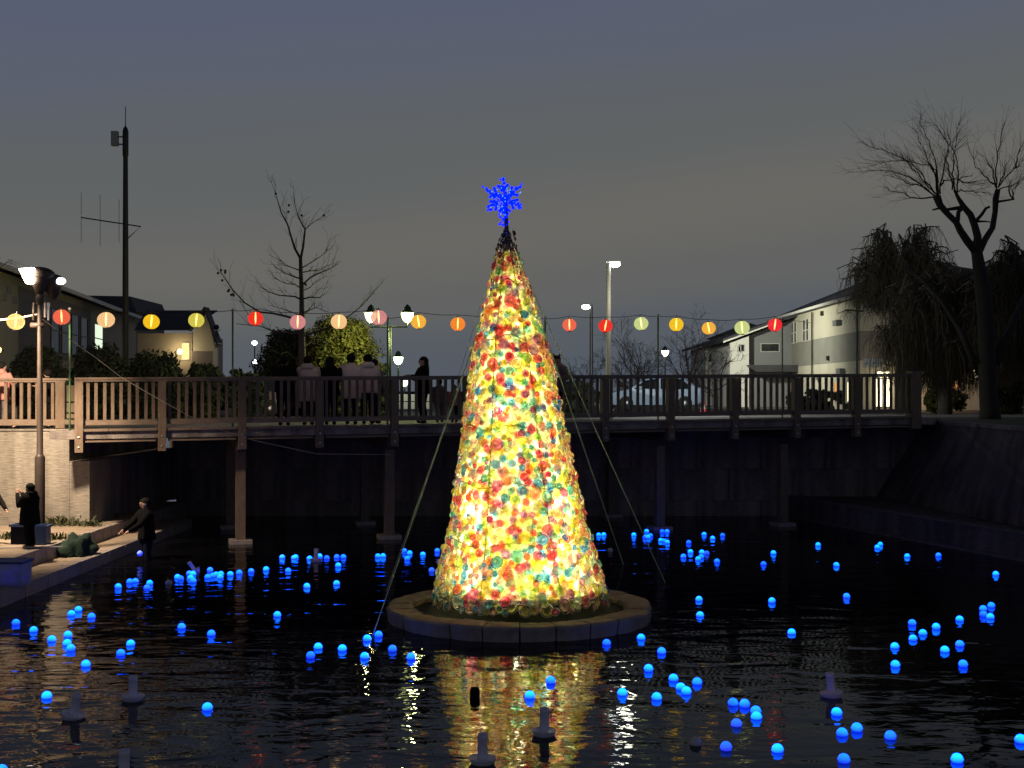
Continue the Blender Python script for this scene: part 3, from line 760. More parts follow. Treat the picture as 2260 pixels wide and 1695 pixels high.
tube_float(432, 1262, 'tilted tube float behind the left group of blue balls', (0,-.62), 0, .85)
tube_float(274, 1722, 'tube float cut by the bottom edge at left', (0,0), 0)

# ================================================================== lantern string
def nline(px): u = px-1130; return (u+956)/(169.3-u*.01777)
def lant_mat(name, col, tr=.22, s=1.05):
    m = bpy.data.materials.new(name); m.use_nodes = True; nt = m.node_tree; nt.nodes.clear()
    e = N(nt, 'ShaderNodeEmission'); e.inputs[0].default_value = (*col,1); e.inputs[1].default_value = s
    t = N(nt, 'ShaderNodeBsdfTransparent'); d = N(nt, 'ShaderNodeBsdfTranslucent'); d.inputs[0].default_value = (*col,1)
    tc = N(nt, 'ShaderNodeTexCoord'); sp = N(nt, 'ShaderNodeSeparateXYZ'); nt.links.new(tc.outputs['Object'], sp.inputs[0])
    wv = N(nt, 'ShaderNodeMath', operation='MULTIPLY'); wv.inputs[1].default_value = 260; nt.links.new(sp.outputs[2], wv.inputs[0])
    sn = N(nt, 'ShaderNodeMath', operation='SINE'); nt.links.new(wv.outputs[0], sn.inputs[0])
    mr = N(nt, 'ShaderNodeMapRange'); mr.inputs['From Min'].default_value = -1; mr.inputs['To Min'].default_value = tr*.6; mr.inputs['To Max'].default_value = tr*1.3
    nt.links.new(sn.outputs[0], mr.inputs[0])
    a = N(nt, 'ShaderNodeMixShader'); a.inputs[0].default_value = .3; nt.links.new(e.outputs[0], a.inputs[1]); nt.links.new(d.outputs[0], a.inputs[2])
    b = N(nt, 'ShaderNodeMixShader'); nt.links.new(mr.outputs[0], b.inputs[0]); nt.links.new(a.outputs[0], b.inputs[1]); nt.links.new(t.outputs[0], b.inputs[2])
    o = N(nt, 'ShaderNodeOutputMaterial'); nt.links.new(b.outputs[0], o.inputs[0]); return m
LC = {'cream': (.95,.72,.30), 'coral': (.90,.16,.09), 'peach': (.95,.62,.32), 'yellow': (.95,.60,.02), 'lime': (.70,.62,.10), 'red': (.90,.035,.02),
      'mauve': (.70,.28,.30), 'orange': (.95,.28,.03), 'amber': (.95,.50,.06), 'palegreen': (.62,.72,.30), 'crimson': (.90,.03,.05)}
LM = {k: lant_mat('paper_'+k, v) for k, v in LC.items()}
lb_m = emat('lantern_bulb_glow', (1,.72,.25), 7)
prl = []
for i in range(45):
    t = -math.pi/2+math.pi*i/44
    r = math.cos(t)*.198*(1+.02*(1 if i % 2 else -1)); z = math.sin(t)*.185
    if r > .05: prl.append((r, z))
bulb_mesh = MB().lathe([(.001,.17),(.012,.165),(.018,.10),(.024,.02),(.020,-.06),(.010,-.13),(.001,-.14)], 10).mesh('bulb', lb_m, True)
ring_mesh = MB().lathe([(.045,.176),(.055,.18),(.055,.19),(.045,.19),(.045,.176)], 16).mesh('top_ring', M['dark'])
ring2 = MB().lathe([(.045,-.176),(.055,-.18),(.055,-.19),(.045,-.19),(.045,-.176)], 16).mesh('bottom_ring', M['dark'])
LANT = [(34,695,'cream','cream paper lantern left of the street lamp post'),
 (133,685,'coral','coral paper lantern beside the first green pole'),(229,691,'peach','pale peach lantern over the left house wall'),
 (327,695,'yellow','bright yellow lantern right of the dark mast'),(424,692,'lime','lime yellow lantern before the gabled house'),
 (552,688,'red','bright red lantern left of the bare tree'),(643,696,'mauve','mauve lantern hanging at the bare tree trunk'),
 (732,695,'peach','peach lantern over the lit green bush'),(818,686,'mauve','mauve lantern partly behind the twin street lamp'),
 (904,695,'amber','amber lantern right of the twin street lamp'),(989,700,'orange','orange lantern just left of the cup tree'),
 (1230,702,'coral','coral lantern just right of the cup tree'),(1308,704,'red','red lantern before the white lamp pole'),
 (1385,699,'palegreen','pale green lantern right of the white lamp pole'),(1461,701,'yellow','yellow lantern over the bare winter trees'),
 (1531,709,'amber','amber lantern low on its string left of the white house'),(1603,708,'palegreen','pale green lantern over the white house roof'),
 (1674,702,'crimson','crimson lantern at the corner of the cream house')]
lm_cache = {}
wire_pts = []
for x, y, c, lab in LANT:
    px, py = x*1.0217, y*1.0217
    if px < 60: P = W(px, py, 28.3)
    else: n = nline(px); P0 = BR(n); P = W(px, py, P0.y)
    t = thing('paper_lantern', lab, 'lantern', P, 0, 'paper lanterns strung over the footbridge')
    t.rotation_euler = (rnd.uniform(-.12,.12), rnd.uniform(-.14,.14), rnd.uniform(0,6)); kk_ = rnd.uniform(.94,1.07); t.scale = (kk_, kk_, kk_)
    if c not in lm_cache: lm_cache[c] = MB().lathe(prl, 24).mesh('lantern_shade', LM[c], True)
    put(lm_cache[c], 'lantern_shade', t, scale=(1,1,.96+.05*rnd.random()))
    put(bulb_mesh, 'bulb', t, rot=(rnd.uniform(-.12,.12), rnd.uniform(-.12,.12), 0)); put(ring_mesh, 'top_ring', t); put(ring2, 'bottom_ring', t)
    MB().tube([(0,0,.19),(0,0,.235)], .008, 5).build('hook', M['dark'], t)
    if px > 60: wire_pts.append((px, P+Vector((0,0,.24))))
M['greenpole'] = mat('green_pole_paint', (.10,.22,.10), .5)
for px, py, lab in ((153,682,'thin green lantern pole at the left end of the footbridge'),(514,684,'thin lantern pole between the gabled house and the red lantern'),
                    (857,702,'thin lantern pole beside the twin street lamp'),(1206,702,'thin lantern pole hidden behind the right side of the tree'),
                    (1456,696,'thin lantern pole rising before the bare winter trees'),(1731,704,'thin lantern pole in front of the cream house')):
    n = nline(px); b = BR(n, .12); top = W(px, py, b.y)
    t = thing('lantern_pole', lab, 'pole', (b.x, b.y, 2.95+.017*n), 0, 'poles carrying the lantern string')
    MB().tube([(0,0,-.2),(0,0,top.z-2.95-.017*n)], .024 if px < 1500 else .02, 8).build('pole', M['greenpole'], t, True)
    MB().sphere((0,0,top.z-2.95-.017*n), .04, 8, 6).build('pole_cap', M['white'], t, True)
    wire_pts.append((px, Vector((b.x, b.y-.1, top.z-.02))))
wire_pts.sort(key=lambda a: a[0])
wb = MB(); pts = []
for (x0, a), (x1, b) in zip(wire_pts, wire_pts[1:]):
    for t in range(5):
        q = a.lerp(b, t/5); q.z -= .03*math.sin(math.pi*t/5); pts.append(q)
pts.append(wire_pts[-1][1]); pts.append(W(1790,712,45)); wb.tube(pts, .008, 5)
tag(wb.build('lantern_wire', M['dark']), 'long sagging wire carrying the paper lanterns over the bridge', 'wire')
rope([W(-120,722,28.3), W(0,706,28.3), W(50,700,28.3), W(86,693,28.3)], 'pale cable from the lamp post to the cream lantern at far left', .018, 'cable', 'lamp_cable', None, 'cable')
rope([W(94,704,28.3), W(135,735,28.7), W(170,760,29), W(215,792,29.4), W(268,833,29.8), W(345,878,30.1), W(450,936,30.6), W(560,972,31.2), W(700,1002,31.8), W(860,1003,32.6)], 'slack cable drooping from the lamp post across the bridge rail', .008, 'cable', 'slack_cable', None, 'cable')

# ================================================================== street lamps
M['lampgreen'] = mat('dark_green_lamp_paint', (.03,.06,.03), .5)
glassw = lambda name, col, s: emat(name, col, s)
# warm lamp on the left
LP = W(88, 1153, 28.3); LP.z = .54
lp = thing('street_lamp', 'tall brown street lamp with twin hooded heads in front of the concrete wall', 'street lamp', LP)
MB().lathe([(.11,0),(.11,1.85),(.085,1.9),(.070,1.92),(.068,3.2),(.058,3.3),(.054,5.35)], 16).build('pole', M['bronze'], lp, True)
LS = 28.3/31
MB().lathe([(.06,5.25),(.09,5.3),(.10,5.42),(.07,5.5),(.05,5.6)], 14).build('collar', M['bronze'], lp, True)
hd = thing('lamp_head', None, None); del hd
h1 = MB(); h1.sphere((0,0,0), .27, 16, 10, sx=1.1, sy=.9, sz=.62); 
h1.lathe([(.24,-.08),(.18,-.28),(.10,-.40),(.06,-.5)], 16)
hh = h1.build('lamp_hood', M['bronze'], lp, True, loc=(.06,0,5.93)); hh.rotation_euler = (0, R(10), 0)
h2 = MB(); h2.sphere((0,0,0), .24, 14, 9, sx=1, sy=.9, sz=.62); h2.lathe([(.2,-.06),(.14,-.3),(.05,-.42)], 14)
h2.build('lamp_hood', M['bronze'], lp, True, loc=(.27,.1,5.80))
MB().sphere((0,0,0),.08,10,6,sx=1.5).build('lens', emat('cool_lens', (.8,.85,1), 5), lp, True, loc=(.47,-.02,5.78))
lens = MB(); lens.add([(-.14,-.18,.10),(.18,-.24,.12),(.18,.18,.12),(-.14,.18,.10),(.0,-.13,-.22),(.15,-.18,-.22),(.15,.15,-.22),(.0,.13,-.22)],
         [(0,3,2,1),(4,5,6,7),(0,1,5,4),(1,2,6,5),(2,3,7,6),(3,0,4,7)])
lens.build('lens', emat('warm_lens', (1,.80,.55), 26), lp, loc=(-.22,-.12,5.93))
for dx in (-.14,.12,.2): MB().tube([(dx,0,4.8+rnd.uniform(0,.2)),(dx,0,5.3)], .03, 8).build('conduit', M['white'] if dx > 0 else M['bronze'], lp, True)
MB().tube([(-.2,0,4.8),(.1,0,4.8)], .06, 8).build('clamp', M['bronze'], lp, True)
sp_ = Vector((-1.8,2.7,-4.0)).to_track_quat('-Z','Y').to_euler()
light('lamp_light', (-.75,-1.1,5.35), 4600, (1,.75,.50), .2, lp, R(146), sp_)

def bell_lamp(name_label, base, top, arms, lum, col, pw, off=None):
    t = thing('street_lamp', name_label, 'street lamp', base)
    MB().tube([(0,0,0),(0,0,top)], .045, 10).build('pole', M['lampgreen'], t, True)
    for dx, dz in arms:
        if dx: MB().tube([(0,0,top-.02),(dx,0,top-.02),(dx,0,dz-.30)], .03, 8).build('arm', M['lampgreen'], t, True)
        MB().lathe([(.001,-.30),(.08,-.28),(.16,-.20),(.21,-.08),(.225,.02),(.22,.06),(.001,.06)], 16).build('lamp_glass', emat('bell_glass', col, lum), t, True, (dx,0,dz))
        MB().lathe([(.26,.065),(.22,.10),(.14,.17),(.13,.25),(.07,.32),(.001,.38)], 16).build('lamp_hood', M['lampgreen'], t, True, (dx,0,dz))
        if pw and off: light('lamp_light', off, pw, col, .15, t, R(150), Vector((8,4,-2)).to_track_quat('-Z','Y').to_euler())
        elif pw: light('lamp_light', (dx+(.0 if not dx else math.copysign(.25,dx)),.55,dz-.30), pw, col, .15, t)
    return t
GZ = 2.93
def ground(px, Y): return Vector(((px-1130)/F*Y, Y, GZ))
YB = 46
b = ground(861, YB); zt = W(861, 720, YB).z-GZ; sc_ = YB/F
bell_lamp('green twin armed park lamp with two lit bell shades behind the bridge', b, zt, [((819-861)*sc_, W(0,694,YB).z-GZ), ((899-861)*sc_, W(0,694,YB).z-GZ)], 7, (.95,1.0,.38), 330)
b = ground(879, 60); bell_lamp('small park lamp with one white bell shade, right of the twin lamp', b, W(0,799,60).z-GZ, [(0, W(0,791,60).z-GZ)], 8, (.9,1,.7), 60)
b = ground(893, 75); bell_lamp('tiny distant green lamp glimpsed through the bridge railing', b, W(0,850,75).z-GZ, [(0, W(0,842,75).z-GZ)], 5, (.7,1,.6), 0)
b = ground(1468, 80); bell_lamp('small white park lamp glowing before the bare winter trees', b, W(0,784,80).z-GZ, [(0, W(0,776,80).z-GZ)], 12, (1,.98,.78), 3600, (1.9,-2.2,5.2))
M['polewhite'] = mat('pale_pole_paint', (.55,.53,.46), .5)
def road_lamp(px, pyt, Y, lab, m, r, hx, lum, pw, col):
    b = ground(px, Y); top = W(px, pyt, Y).z-GZ
    t = thing('street_lamp', lab, 'street lamp', b)
    MB().lathe([(r*1.5,0),(r*1.5,1.1),(r,1.15),(r*.75,top)], 14).build('pole', m, t, True)
    hd = MB(); hd.box(-.08,.40,-.11,.11,.05,.11) ; o = hd.build('lamp_head', m, t, False, (0,0,top)); 
    if hx < 0: o.scale = (-1,1,1)
    MB().sphere((0,0,0), .13, 14, 8, sx=1.35, sy=.8, sz=.7).build('lens', emat('road_lens', col, lum), t, True, (.22*hx,0,top-.03))
    if hx > 0: light('pole_fill_light', (.55,-1.0,top-1.1), 42, (1,.97,.75), .15, t)  # added fill light brightening the pole front, apart from the lamp head
    light('lamp_light', (1.0*hx,1.3,top-.5), pw, col, .15, t, R(150), Vector((.5,1,-.75)).to_track_quat('-Z','Y').to_euler())
road_lamp(1343, 582, 43, 'tall pale street lamp pole with one bright head right of the cup tree', M['polewhite'], .095, 1, 30, 2400, (.95,1,.95))
road_lamp(1305, 676, 52, 'shorter dark street lamp left of the tall pale one', M['dark'], .08, -1, 22, 160, (1,1,.88))
# far lights on the left horizon: floodlights on dark masts
for px, py, Y, lum, lab in ((562,757,95,26,'upper white floodlight left of the green bush'),(564,799,95,18,'lower white floodlight left of the green bush'),(614,788,90,16,'white lamp shining through the left side of the bush'),(486,768,88,7,'dim lamp by the eave of the gabled house')):
    b = ground(px, Y); h = W(0,py,Y).z-GZ; t = thing('flood_light', lab, 'floodlight', b)
    MB().tube([(0,0,0),(0,0,h)], .05, 6).build('pole', M['dark'], t)
    MB().sphere((0,-.06,h), .20 if lum > 10 else .12, 10, 8, sz=.8).build('lens', emat('flood_lens', (.85,.93,1), lum), t, True)

# dark radio mast
YM = 55; b = ground(277, YM); m = YM/F
ms = thing('antenna_mast', 'tall dark radio mast with small side aerials behind the left lanterns', 'mast', b)
zt = lambda py: W(0,py,YM).z-GZ
MB().lathe([(.14,0),(.13,zt(600)),(.105,zt(350)),(.105,zt(345)),(.13,zt(343)),(.13,zt(290)),(.09,zt(283)),(.02,zt(278)),(.016,zt(235))], 12).build('pole', M['dark'], ms, True)
MB().box(-.60,-.32,-.12,.12,zt(322),zt(290)).build('dish_antenna', M['midgrey'], ms)
MB().tube([(-.34,0,zt(302)),(0,0,zt(302))], .03, 6).tube([(-.34,0,zt(318)),(0,0,zt(319))], .03, 6).build('antenna_bracket', M['dark'], ms)
MB().tube([(-1.92,0,zt(480)),(.66,0,zt(500)),(.1,0,zt(526))], .028, 6).build('yagi_boom', M['dark'], ms)
yb = MB()
for dx, a_, b_ in ((-1.92,425,535),(-1.1,430,543),(-.28,440,535)): yb.tube([(dx,0,zt(a_)),(dx,0,zt(b_))], .012, 5)
yb.build('yagi_elements', M['midgrey'], ms)

# ================================================================== vegetation
def branch(mb, p, d, L, r, depth, spread=.5, up=.1, seg=5, kids=3, wander=.12, sides=5, dec=.62, minr=.004, tips=None, rr=None):
    rr = rr or rnd
    pts = [p.copy()]; rads = [r]; dd = d.normalized()
    for i in range(seg):
        dd = (dd+Vector((rr.gauss(0,wander), rr.gauss(0,wander), rr.gauss(0,wander)+up*.3))).normalized()
        pts.append(pts[-1]+dd*L/seg); rads.append(max(minr, r*(1-.75*(i+1)/seg)))
    mb.tube(pts, rads, sides if r > .02 else 3, cap=False)
    if depth <= 0:
        if tips is not None: tips.append(pts[-1])
        return
    for k in range(kids):
        i = rr.randint(max(1, seg//3), seg); q = pts[i]; base = (pts[i]-pts[i-1]).normalized()
        o = base.orthogonal(); o.rotate(Matrix.Rotation(rr.uniform(0, 6.28), 3, base))
        nd = (base+o*rr.uniform(spread*.6, spread*1.4)).normalized()
        branch(mb, q, nd, L*dec*rr.uniform(.7,1.15), max(minr, rads[i]*.7), depth-1, spread, up, max(3, seg-1), kids, wander, sides, dec, minr, tips, rr)

# bare conifer like tree left of centre
YT = 44
bt = thing('bare_tree', 'leafless slender tree with spreading side branches left of the cup tree', 'tree', ground(668, YT))
bo = ground(668, YT)
tr_pts = [W(668,900,YT), W(668,830,YT), W(666,760,YT), W(667,700,YT), W(666,640,YT), W(664,600,YT), W(663,566,YT)]
mb = MB(); mb.tube([p-bo for p in tr_pts], [.17,.15,.12,.105,.085,.07,.06], 8)
mb.build('trunk', M['bark'], bt, True)
cr = MB()
def pxl(lst, r0, r1, dy=0):
    n = len(lst); pts = [W(x,y,YT+dy*i/(n-1))-bo for i, (x, y) in enumerate(lst)]
    cr.tube(pts, [r0+(r1-r0)*i/(n-1) for i in range(n)], 5, cap=False)
    for i in range(1, n):
        for _ in range(2):
            d = (pts[i]-pts[i-1]).normalized()+Vector((rnd.uniform(-.7,.7), rnd.uniform(-.7,.7), rnd.uniform(-.1,.8)))
            branch(cr, pts[i-1].lerp(pts[i], rnd.random()), d, rnd.uniform(.3,.8), .010, 1, .5, .2, 3, 2, .15, 3)
k = 3.77
cp_ = lambda l: [(460+x/k, 400+y/k) for x, y in l]
for l, a, b_, dy in (([(765,640),(720,560),(685,450),(660,360),(605,260),(585,190),(545,60)],.05,.010,.4), ([(770,640),(790,540),(805,400),(770,340),(740,270),(710,150)],.05,.008,-.3),
    ([(805,400),(860,350),(955,290)],.02,.008,.3), ([(765,745),(700,720),(640,700),(590,640)],.025,.008,-.8), ([(765,810),(700,790),(620,755),(550,710)],.03,.008,1),
    ([(770,890),(720,860),(640,850),(545,805)],.03,.008,-1.2), ([(770,985),(720,960),(590,950),(500,920),(420,875)],.035,.008,-.8),
    ([(780,760),(850,745),(930,740),(1010,690)],.03,.008,1), ([(785,860),(850,800),(920,765),(1020,725),(1100,665)],.035,.008,-.9), ([(780,720),(850,680),(940,620),(1000,560)],.025,.007,.8),
    ([(785,915),(850,880),(900,830),(970,800)],.025,.007,.7), ([(785,980),(850,965),(930,970),(950,940)],.03,.01,-.7), ([(785,1120),(830,1080),(880,1010)],.035,.01,.5),
    ([(770,1160),(650,1125),(540,1100),(430,1090),(300,1010),(200,900),(130,800),(95,740)],.045,.010,-1.6), ([(430,1090),(340,1120),(250,985)],.015,.007,.4),
    ([(770,1270),(640,1260),(520,1240),(430,1205),(230,1185)],.04,.010,-1.3), ([(790,1290),(900,1250),(1090,1190),(1160,1130),(1260,1050),(1340,960),(1430,860)],.045,.007,1.3),
    ([(790,1380),(850,1340),(940,1360)],.03,.01,.8), ([(740,1490),(660,1420),(600,1435),(480,1390)],.03,.01,-1.4), ([(780,1120),(640,1070),(500,1030)],.02,.006,.8), ([(770,1100),(900,1050),(1000,1090)],.02,.006,-.8)):
    pxl(cp_(l), a, b_, dy)
cr.build('crown', M['twig'], bt)
rl = MB()
for x, y in ((105,740),(140,745),(140,760),(80,765),(115,825),(170,905),(165,915),(205,940),(190,945),(210,950),(560,105),(670,200),(665,255),(775,285),(960,285),(808,860)):
    p = W(460+x/k, 400+y/k, YT)-bo; rl.sphere(p, .05, 5, 4)
rl.build('last_leaves', M['twig'], bt)

def bush(name, lab, cat, px, py_top, Y, wpx, m, count, group=None, depth=None, leaf=.11, trunk=True, py_bot=None):
    base = ground(px, Y); t = thing(name, lab, cat, base, 0, group)
    hh = W(0,py_top,Y).z-GZ; rx = wpx/2*Y/F; ry = depth or rx*.8
    z0 = .05 if py_bot is None else W(0,py_bot,Y).z-GZ
    mb = MB(); L = random.Random(int(px*7+Y))
    clumps = []
    for _ in range(max(14, int(count/90))):
        a = L.uniform(0, 6.283); u = L.random()**.5; zz = L.random()
        prof_ = math.sin(math.pi*min(1, .12+.80*zz))**.6
        clumps.append(Vector((rx*u*math.cos(a)*prof_*.85, ry*u*math.sin(a)*prof_*.85, z0+(hh-z0)*(zz*.86+.02))))
    for _ in range(count):
        c = L.choice(clumps); cr_ = min(rx, hh*.5)*.30
        v = Vector((L.gauss(0,1), L.gauss(0,1), L.gauss(0,.8))).normalized()*cr_*L.uniform(.45,1.05)
        p = c+v; 
        if p.z > hh+.1 or p.z < .02: continue
        nrm = (v.normalized()+Vector((L.uniform(-.8,.8), L.uniform(-.8,.8), L.uniform(-.6,1)))).normalized()
        o = nrm.orthogonal().normalized(); o.rotate(Matrix.Rotation(L.uniform(0,6.28), 3, nrm)); q = nrm.cross(o); s = leaf*L.uniform(.6,1.3)
        mb.add([p-o*s, p-q*s*.45, p+o*s, p+q*s*.45], [(0,1,2,3)])
    mb.build('foliage' if cat == 'shrub' else 'crown', m, t)
    if trunk:
        tb = MB(); tb.tube([(0,0,-.05),(.03,0,hh*.35),(.0,.02,hh*.75)], [.13,.09,.03], 7)
        for _ in range(7):
            a = L.uniform(0,6.28); zz = L.uniform(.25,.6)*hh
            tb.tube([(0,0,zz),(rx*.35*math.cos(a), ry*.35*math.sin(a), zz+hh*.15),(rx*.6*math.cos(a), ry*.6*math.sin(a), zz+hh*.3)], [.05,.03,.012], 5)
        tb.build('trunk', M['bark'], t)
    return t
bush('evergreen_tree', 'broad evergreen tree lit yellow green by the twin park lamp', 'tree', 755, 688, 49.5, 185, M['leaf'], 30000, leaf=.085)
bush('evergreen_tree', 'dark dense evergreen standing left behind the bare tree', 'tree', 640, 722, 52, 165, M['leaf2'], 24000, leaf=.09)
bush('evergreen_tree', 'small dim shrub like evergreen under the twin park lamp', 'tree', 838, 792, 50, 70, M['leaf2'], 3500)
bush('hedge_shrub', 'dark rounded shrub below the tan house wall at far left', 'shrub', 90, 762, 44, 150, M['leaf2'], 9000, 'dark shrubs behind the left half of the bridge')
bush('hedge_shrub', 'large black shrub between the green pole and radio mast', 'shrub', 215, 752, 46, 150, M['leaf2'], 9000, 'dark shrubs behind the left half of the bridge')
bush('hedge_shrub', 'dark shrub right of the radio mast foot', 'shrub', 345, 770, 47, 150, M['leaf2'], 8000, 'dark shrubs behind the left half of the bridge')
bush('hedge_shrub', 'dark shrub under the gable of the left house', 'shrub', 445, 800, 48, 110, M['leaf2'], 5000, 'dark shrubs behind the left half of the bridge')
bush('hedge_shrub', 'low dark shrub beneath the two white floodlights', 'shrub', 540, 812, 49, 100, M['leaf2'], 4000, 'dark shrubs behind the left half of the bridge')
bush('hedge_shrub', 'low dark hedge seen through railing right of the cup tree', 'shrub', 1265, 838, 58, 130, M['leaf2'], 3500, 'dark hedges behind the right half of the bridge')
bush('hedge_shrub', 'low dark hedge behind the railing under the cream house', 'shrub', 1800, 858, 62, 200, M['leaf2'], 5000, 'dark hedges behind the right half of the bridge')
bush('hedge_shrub', 'leafy dark garden shrub between entrance and willow trunk', 'shrub', 2085, 845, 56, 110, M['leaf'], 4500, 'dark hedges behind the right half of the bridge')
bush('hedge_shrub', 'dim green garden shrub right of the willow trunk', 'shrub', 2230, 800, 54, 110, M['leaf'], 4500, 'dark hedges behind the right half of the bridge')

def winter_tree(lab, px, pyt, Y, seed, spread=.6, kids=4, L=None, r=.14, depth=4):
    base = ground(px, Y); hh = W(0,pyt,Y).z-GZ; t = thing('winter_tree', lab, 'tree', base, 0, 'bare winter trees right of the cup tree')
    rr = random.Random(seed); tk = MB(); tk.tube([(0,0,-.1),(.05,0,hh*.2),(0,.05,hh*.4)], [r,r*.8,r*.6], 7); tk.build('trunk', M['bark'], t, True)
    mb = MB()
    for k in range(7):
        a = rr.uniform(0,6.28); d = Vector((math.cos(a)*spread, math.sin(a)*spread, rr.uniform(.6,1.3)))
        branch(mb, Vector((0,0,hh*rr.uniform(.15,.42))), d, hh*.42, r*.4, depth-1, .55, .12, 5, kids, .13, 4, .62, .007, None, rr)
    mb.build('crown', M['twig'], t)
winter_tree('bare winter tree with fan of twigs behind the pale green lantern', 1408, 712, 70, 3, .8)
winter_tree('taller bare winter tree behind the yellow lantern', 1520, 690, 72, 5, .7)
winter_tree('twiggy bare tree in front of the small white house', 1580, 745, 60, 9, .9, 4, r=.1)
winter_tree('low bare tree just right of the white lamp pole', 1385, 775, 64, 11, 1.0)
winter_tree('faint bare tree between the dark and pale lamp poles', 1290, 780, 90, 13, 1.0)
# twig tip at the far left edge
lt = thing('bare_tree', 'bare twig tips poking in at the far left edge', 'tree', (wx(-120,40),40,GZ))
mb = MB(); b0 = Vector(lt.location)
mb.tube([Vector((0,0,0)), W(-110,700,40)-b0, W(-40,610,40)-b0, W(0,590,40)-b0, W(28,572,40)-b0], [.12,.08,.03,.012,.006], 5)
for _ in range(10): branch(mb, W(rnd.uniform(-30,20), rnd.uniform(572,598), 40)-b0, Vector((1,rnd.uniform(-.4,.4),rnd.uniform(-.2,.6))), .35, .008, 1, .5, .1, 3, 2, .2, 3)
mb.build('branches', M['twig'], lt)

# ---- pollarded willow on the right
YW = 44; wo = Vector((wx(2176,YW), YW, 2.98))
wl = thing('willow_tree', 'big pollarded willow with black forked trunk and upright bare shoots', 'tree', wo)
q = lambda x, y, dy=0: W(1860+x/4.1475, 250+y/4.1475, YW+dy)-wo
tk = MB()
tk.tube([W(2186,935,YW)-wo, W(2184,905,YW)-wo, W(2180,840,YW)-wo, W(2178,760,YW)-wo, W(2176,700,YW)-wo, q(1290,1620), q(1250,1420), q(1230,1290), q(1215,1240)], [.40,.33,.30,.29,.28,.27,.22,.19,.18], 10)
tk.tube([q(1220,1260), q(1140,1170,-.2), q(1080,1080,-.4), q(1040,1000,-.5), q(960,920,-.6), q(890,840,-.7), q(860,760,-.7)], [.17,.14,.125,.11,.105,.12,.14], 8)
tk.tube([q(1225,1270), q(1235,1130,.3), q(1205,1020,.4), q(1170,930,.5), q(1110,860,.5), q(1060,780,.5), q(1020,700,.6)], [.17,.14,.125,.115,.10,.07,.04], 8)
tk.tube([q(1050,990,-.4), q(1060,900,-.1), q(1110,860,.4)], [.08,.07,.07], 6)
tk.tube([q(1110,860,.4), q(960,880,0), q(880,870,-.3), q(820,885,-.3)], [.08,.05,.04,.025], 6)
tk.tube([q(1240,1280), q(1300,1160,.8), q(1370,1050,1.2), q(1395,900,1.4), q(1400,780,1.4), q(1420,700,1.4)], [.14,.12,.105,.095,.11,.09], 8)
tk.tube([q(1205,1000,.4), q(1270,930,.5), q(1310,870,.6), q(1345,855,.6)], [.07,.06,.05,.045], 6)
tk.tube([q(1230,990,.4), q(1300,990,.6), q(1350,995,.6)], [.045,.03,.02], 5)
tk.tube([q(1410,810,1.4), q(1480,800,1.2), q(1570,785,1)], [.05,.04,.03], 5)
tk.tube([W(2150,800,YW)-wo, W(2120,730,YW+.6)-wo, W(2075,660,YW+1)-wo, W(2030,610,YW+1.2)-wo, W(1990,590,YW+1.4)-wo], [.12,.10,.07,.05,.03], 7)
tk.tube([W(2195,800,YW)-wo, W(2230,720,YW+.5)-wo, W(2270,640,YW+1)-wo, W(2320,580,YW+1)-wo], [.18,.14,.1,.07], 7)
tk.build('trunk', M['blackbark'], wl, True)
sh = MB()
def shoot(lst, r0=.03, dy=0, tw=2):
    pts = [q(x, y, dy+rnd.uniform(-.3,.3)) for x, y in lst]; n = len(pts)
    P = []
    for i in range(n-1):
        for t in range(3): P.append(pts[i].lerp(pts[i+1], t/3)+Vector((rnd.gauss(0,.02), rnd.gauss(0,.02), rnd.gauss(0,.02))))
    P.append(pts[-1]); sh.tube(P, [r0*(1-.85*i/(len(P)-1)) for i in range(len(P))], 4, cap=False)
    for i in range(2, len(P)):
        for _ in range(tw):
            if rnd.random() < .75:
                d = (P[i]-P[i-1]).normalized()+Vector((rnd.uniform(-.55,.55), rnd.uniform(-.6,.6), rnd.uniform(-.2,.5)))
                branch(sh, P[i-1], d, rnd.uniform(.4,1.2), .008, 1, .45, .05, 4, 2, .12, 3, minr=.003)
base = (870,760)
for l in ([base,(780,680),(690,560),(560,420),(420,350),(300,320),(120,260)], [base,(700,650),(560,560),(430,520),(250,525),(20,550)], [base,(690,655),(580,640),(480,580),(380,540)],
          [base,(860,560),(850,440),(800,300),(740,160),(710,60)], [base,(850,560),(780,430),(740,330),(650,120)], [(880,740),(900,620),(940,420),(970,300),(900,170),(830,90)], [base,(855,520),(790,480),(620,440),(450,430),(250,480)],
          [(830,770),(650,780),(560,735),(460,710),(370,680)], [(1020,700),(1010,560),(1015,380),(1040,220),(1060,60)], [(1045,720),(1060,540),(1040,380),(980,280),(960,200)], [(1010,690),(980,560),(960,420),(985,250)],
          [(900,650),(950,610),(1060,600),(1190,570)], [(1060,610),(1120,640),(1210,640)], [(1410,680),(1400,520),(1430,280),(1480,80)], [(1410,690),(1330,600),(1220,480),(1150,300)], [(1400,680),(1360,520),(1310,420)],
          [(1420,680),(1500,570),(1580,500),(1660,460)], [(1430,690),(1560,660),(1660,600)], [(1580,500),(1600,400),(1650,280)], [(1420,680),(1470,560),(1500,450)], [(1570,780),(1560,700),(1620,640)], [(1560,785),(1520,700),(1540,600)],
          [base,(760,620),(700,520),(600,450),(540,380)], [(1040,720),(1110,700),(1220,720),(1350,720)]):
    shoot(l, .032, rnd.uniform(-.6,.6))
sh.build('shoots', M['blackbark'], wl)

